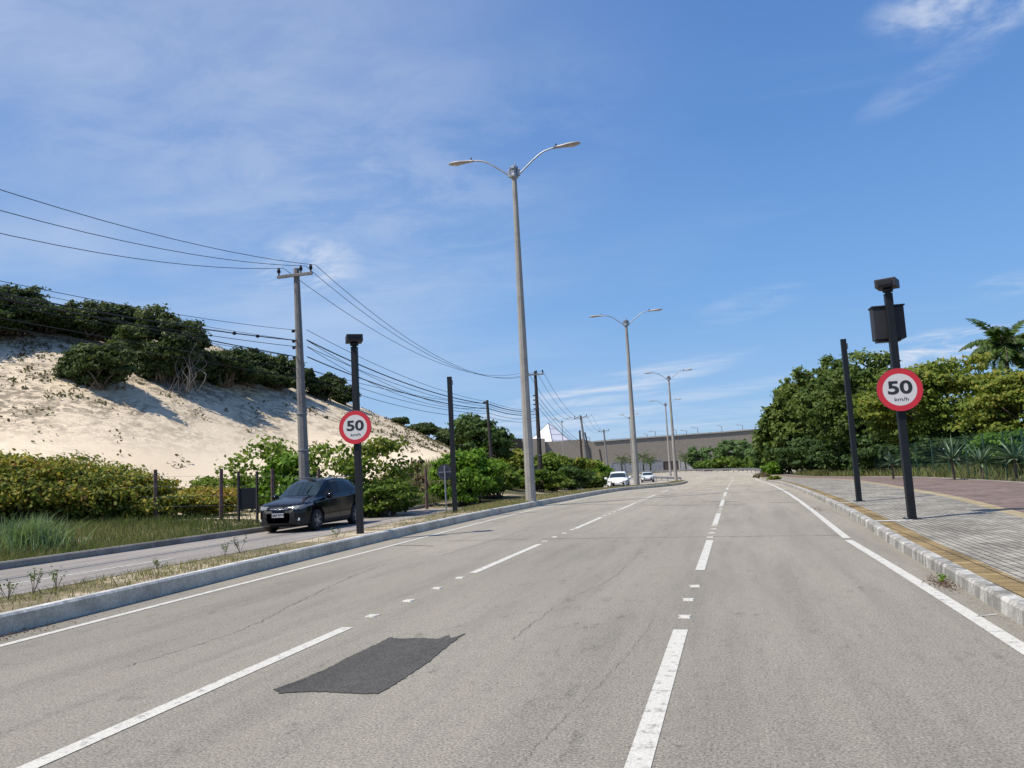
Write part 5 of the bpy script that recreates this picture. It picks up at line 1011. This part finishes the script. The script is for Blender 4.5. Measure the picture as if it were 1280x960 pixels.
        for xi, w_ in enumerate(xw):
            lin = MB(); n = 16; vs = []
            for k in range(n+1):
                a = math.pi*1.15*k/n-.24
                for yy in (.45, .865): vs.append(tr((w_+.405*math.cos(a), sg_*yy, .345+.405*math.sin(a))))
            lin.add(vs, [(2*k, 2*k+1, 2*k+3, 2*k+2) for k in range(n)]+[tuple(range(0, 2*n+2, 2))]); lin.build('wheel_arch', TRIM, t)
            wy = sg_*.765; ax = Vector((0, sg_, 0)); wc = Vector(tr((w_, wy, .34))); wc.z = .34
            ty = MB().lathe(wc-ax*.11, [(.24, 0), (.32, .0), (.34, .03), (.34, .19), (.32, .22), (.235, .22)], 32, ax).build('wheel', TYRE, t, smooth=False)
            rm = MB(); rm.m = 0; rm.lathe(wc+ax*.02, [(.232, 0), (.232, .085), (.215, .09), (.21, .06), (.2, .03), (.02, .03)], 28, ax)
            for k in range(5):
                for dk in (-.13, .13): a = 2*math.pi*k/5+dk; p0 = wc+ax*.1+Vector((math.cos(a)*.03, 0, math.sin(a)*.03)); p1 = wc+ax*.1+Vector((math.cos(a+dk*.6)*.215, 0, math.sin(a+dk*.6)*.215)); rm.tube([p0, p1], .016, 4)
            rm.lathe(wc+ax*.09, [(.05, 0), (.05, .02), (.03, .025)], 12, ax); rm.build('rim', RIMM, ty)
            MB().lathe(wc+ax*.045, [(.205, 0), (.205, .008)], 24, ax).build('brake_disc', TRIM, ty)
        if not sedan: MB().tube([tr((1.95, sg_*.59, 1.565)), tr((2.1, sg_*.585, 1.612)), tr((3.3, sg_*.55, 1.605)), tr((3.5, sg_*.54, 1.56))], .016, 5).build('roof_rail', CHROME, t)
    patch('grille', lambda c, s: abs(c[1]) < .5 and c[0] < .2 and .47 < c[2] < .69 and s < 9, TRIM, .006); patch('grille', lambda c, s: abs(c[1]) < .42 and c[0] < .2 and .24 < c[2] < .38, TRIM, .006)
    if paint_m is CP_BLACK:
        MB().tube([tr((.18, -.5, .74)), tr((.06, -.3, .715)), tr((.03, 0, .70)), tr((.06, .3, .715)), tr((.18, .5, .74))], .018, 6).build('chrome_bar', CHROME, t, smooth=True)
        MB().box(tr((.02, 0, .715)), (.02, .11, .07)).build('badge', CHROME, t, bevel=.01)
    for sg_ in (1, -1): patch('sill', lambda c, s: s in (1, 2) and c[1]*sg_ > 0 and c[2] < I(BB, c[0])+.16, TRIM, .004)
    pl = MB().box(tr((-.012, 0, .53)), (.02, .42, .13)).build('number_plate', PLATE, t, bevel=.004)
    if plate:
        tm = text_mesh('plate_number', plate, .105, M_SIGNK, (0, 0, 0), pl, 1.0, .003, .001); p = Vector(tr((-.026, 0, .53))); tm.location = p; tm.rotation_euler = (math.radians(90), 0, math.radians(90))
    MB().box(tr((1.35, .3, 1.255)), (.5, .02, .02), 0, 1, Matrix.Rotation(.5, 3, 'Y')).build('wiper', TRIM, t)
    MB().box(tr((2.15, 0, .24)), (3.9*Ls, 1.3, .12)).build('underbody', TRIM, t)
    MB().box(tr((3.98, 0, 1.47)), (.2, 1.0, .03)).build('spoiler', paint_m, t, bevel=.008) if not sedan else None
    return t
CG = None
fr = P(398, 661); rr2 = P(447, 648)
# dark car: nose towards the camera along the left carriageway
hd = math.atan2(-1, .03)
dark_car = make_car('shiny black compact car with lit front lamps driving towards the camera on the left carriageway', (-14.35, 24.45, 0), hd, CP_BLACK, plate='OAP 7894', Ls=1.06, Hs=1.05); dark_car.scale = (1.04, 1.04, 1.04)
make_car('white hatchback coming round the bend, just left of the second lamp post', (-9.4, 65.0, float(dip(66))), hd+.06, CP_WHITE, 'white cars coming round the bend', .93, .93)
make_car('pale car low behind the median kerb, just right of the second lamp post', (-11.6, 108, float(dip(106))-.0), hd+.1, CP_SILV, 'white cars coming round the bend', 1.0, .95, True)
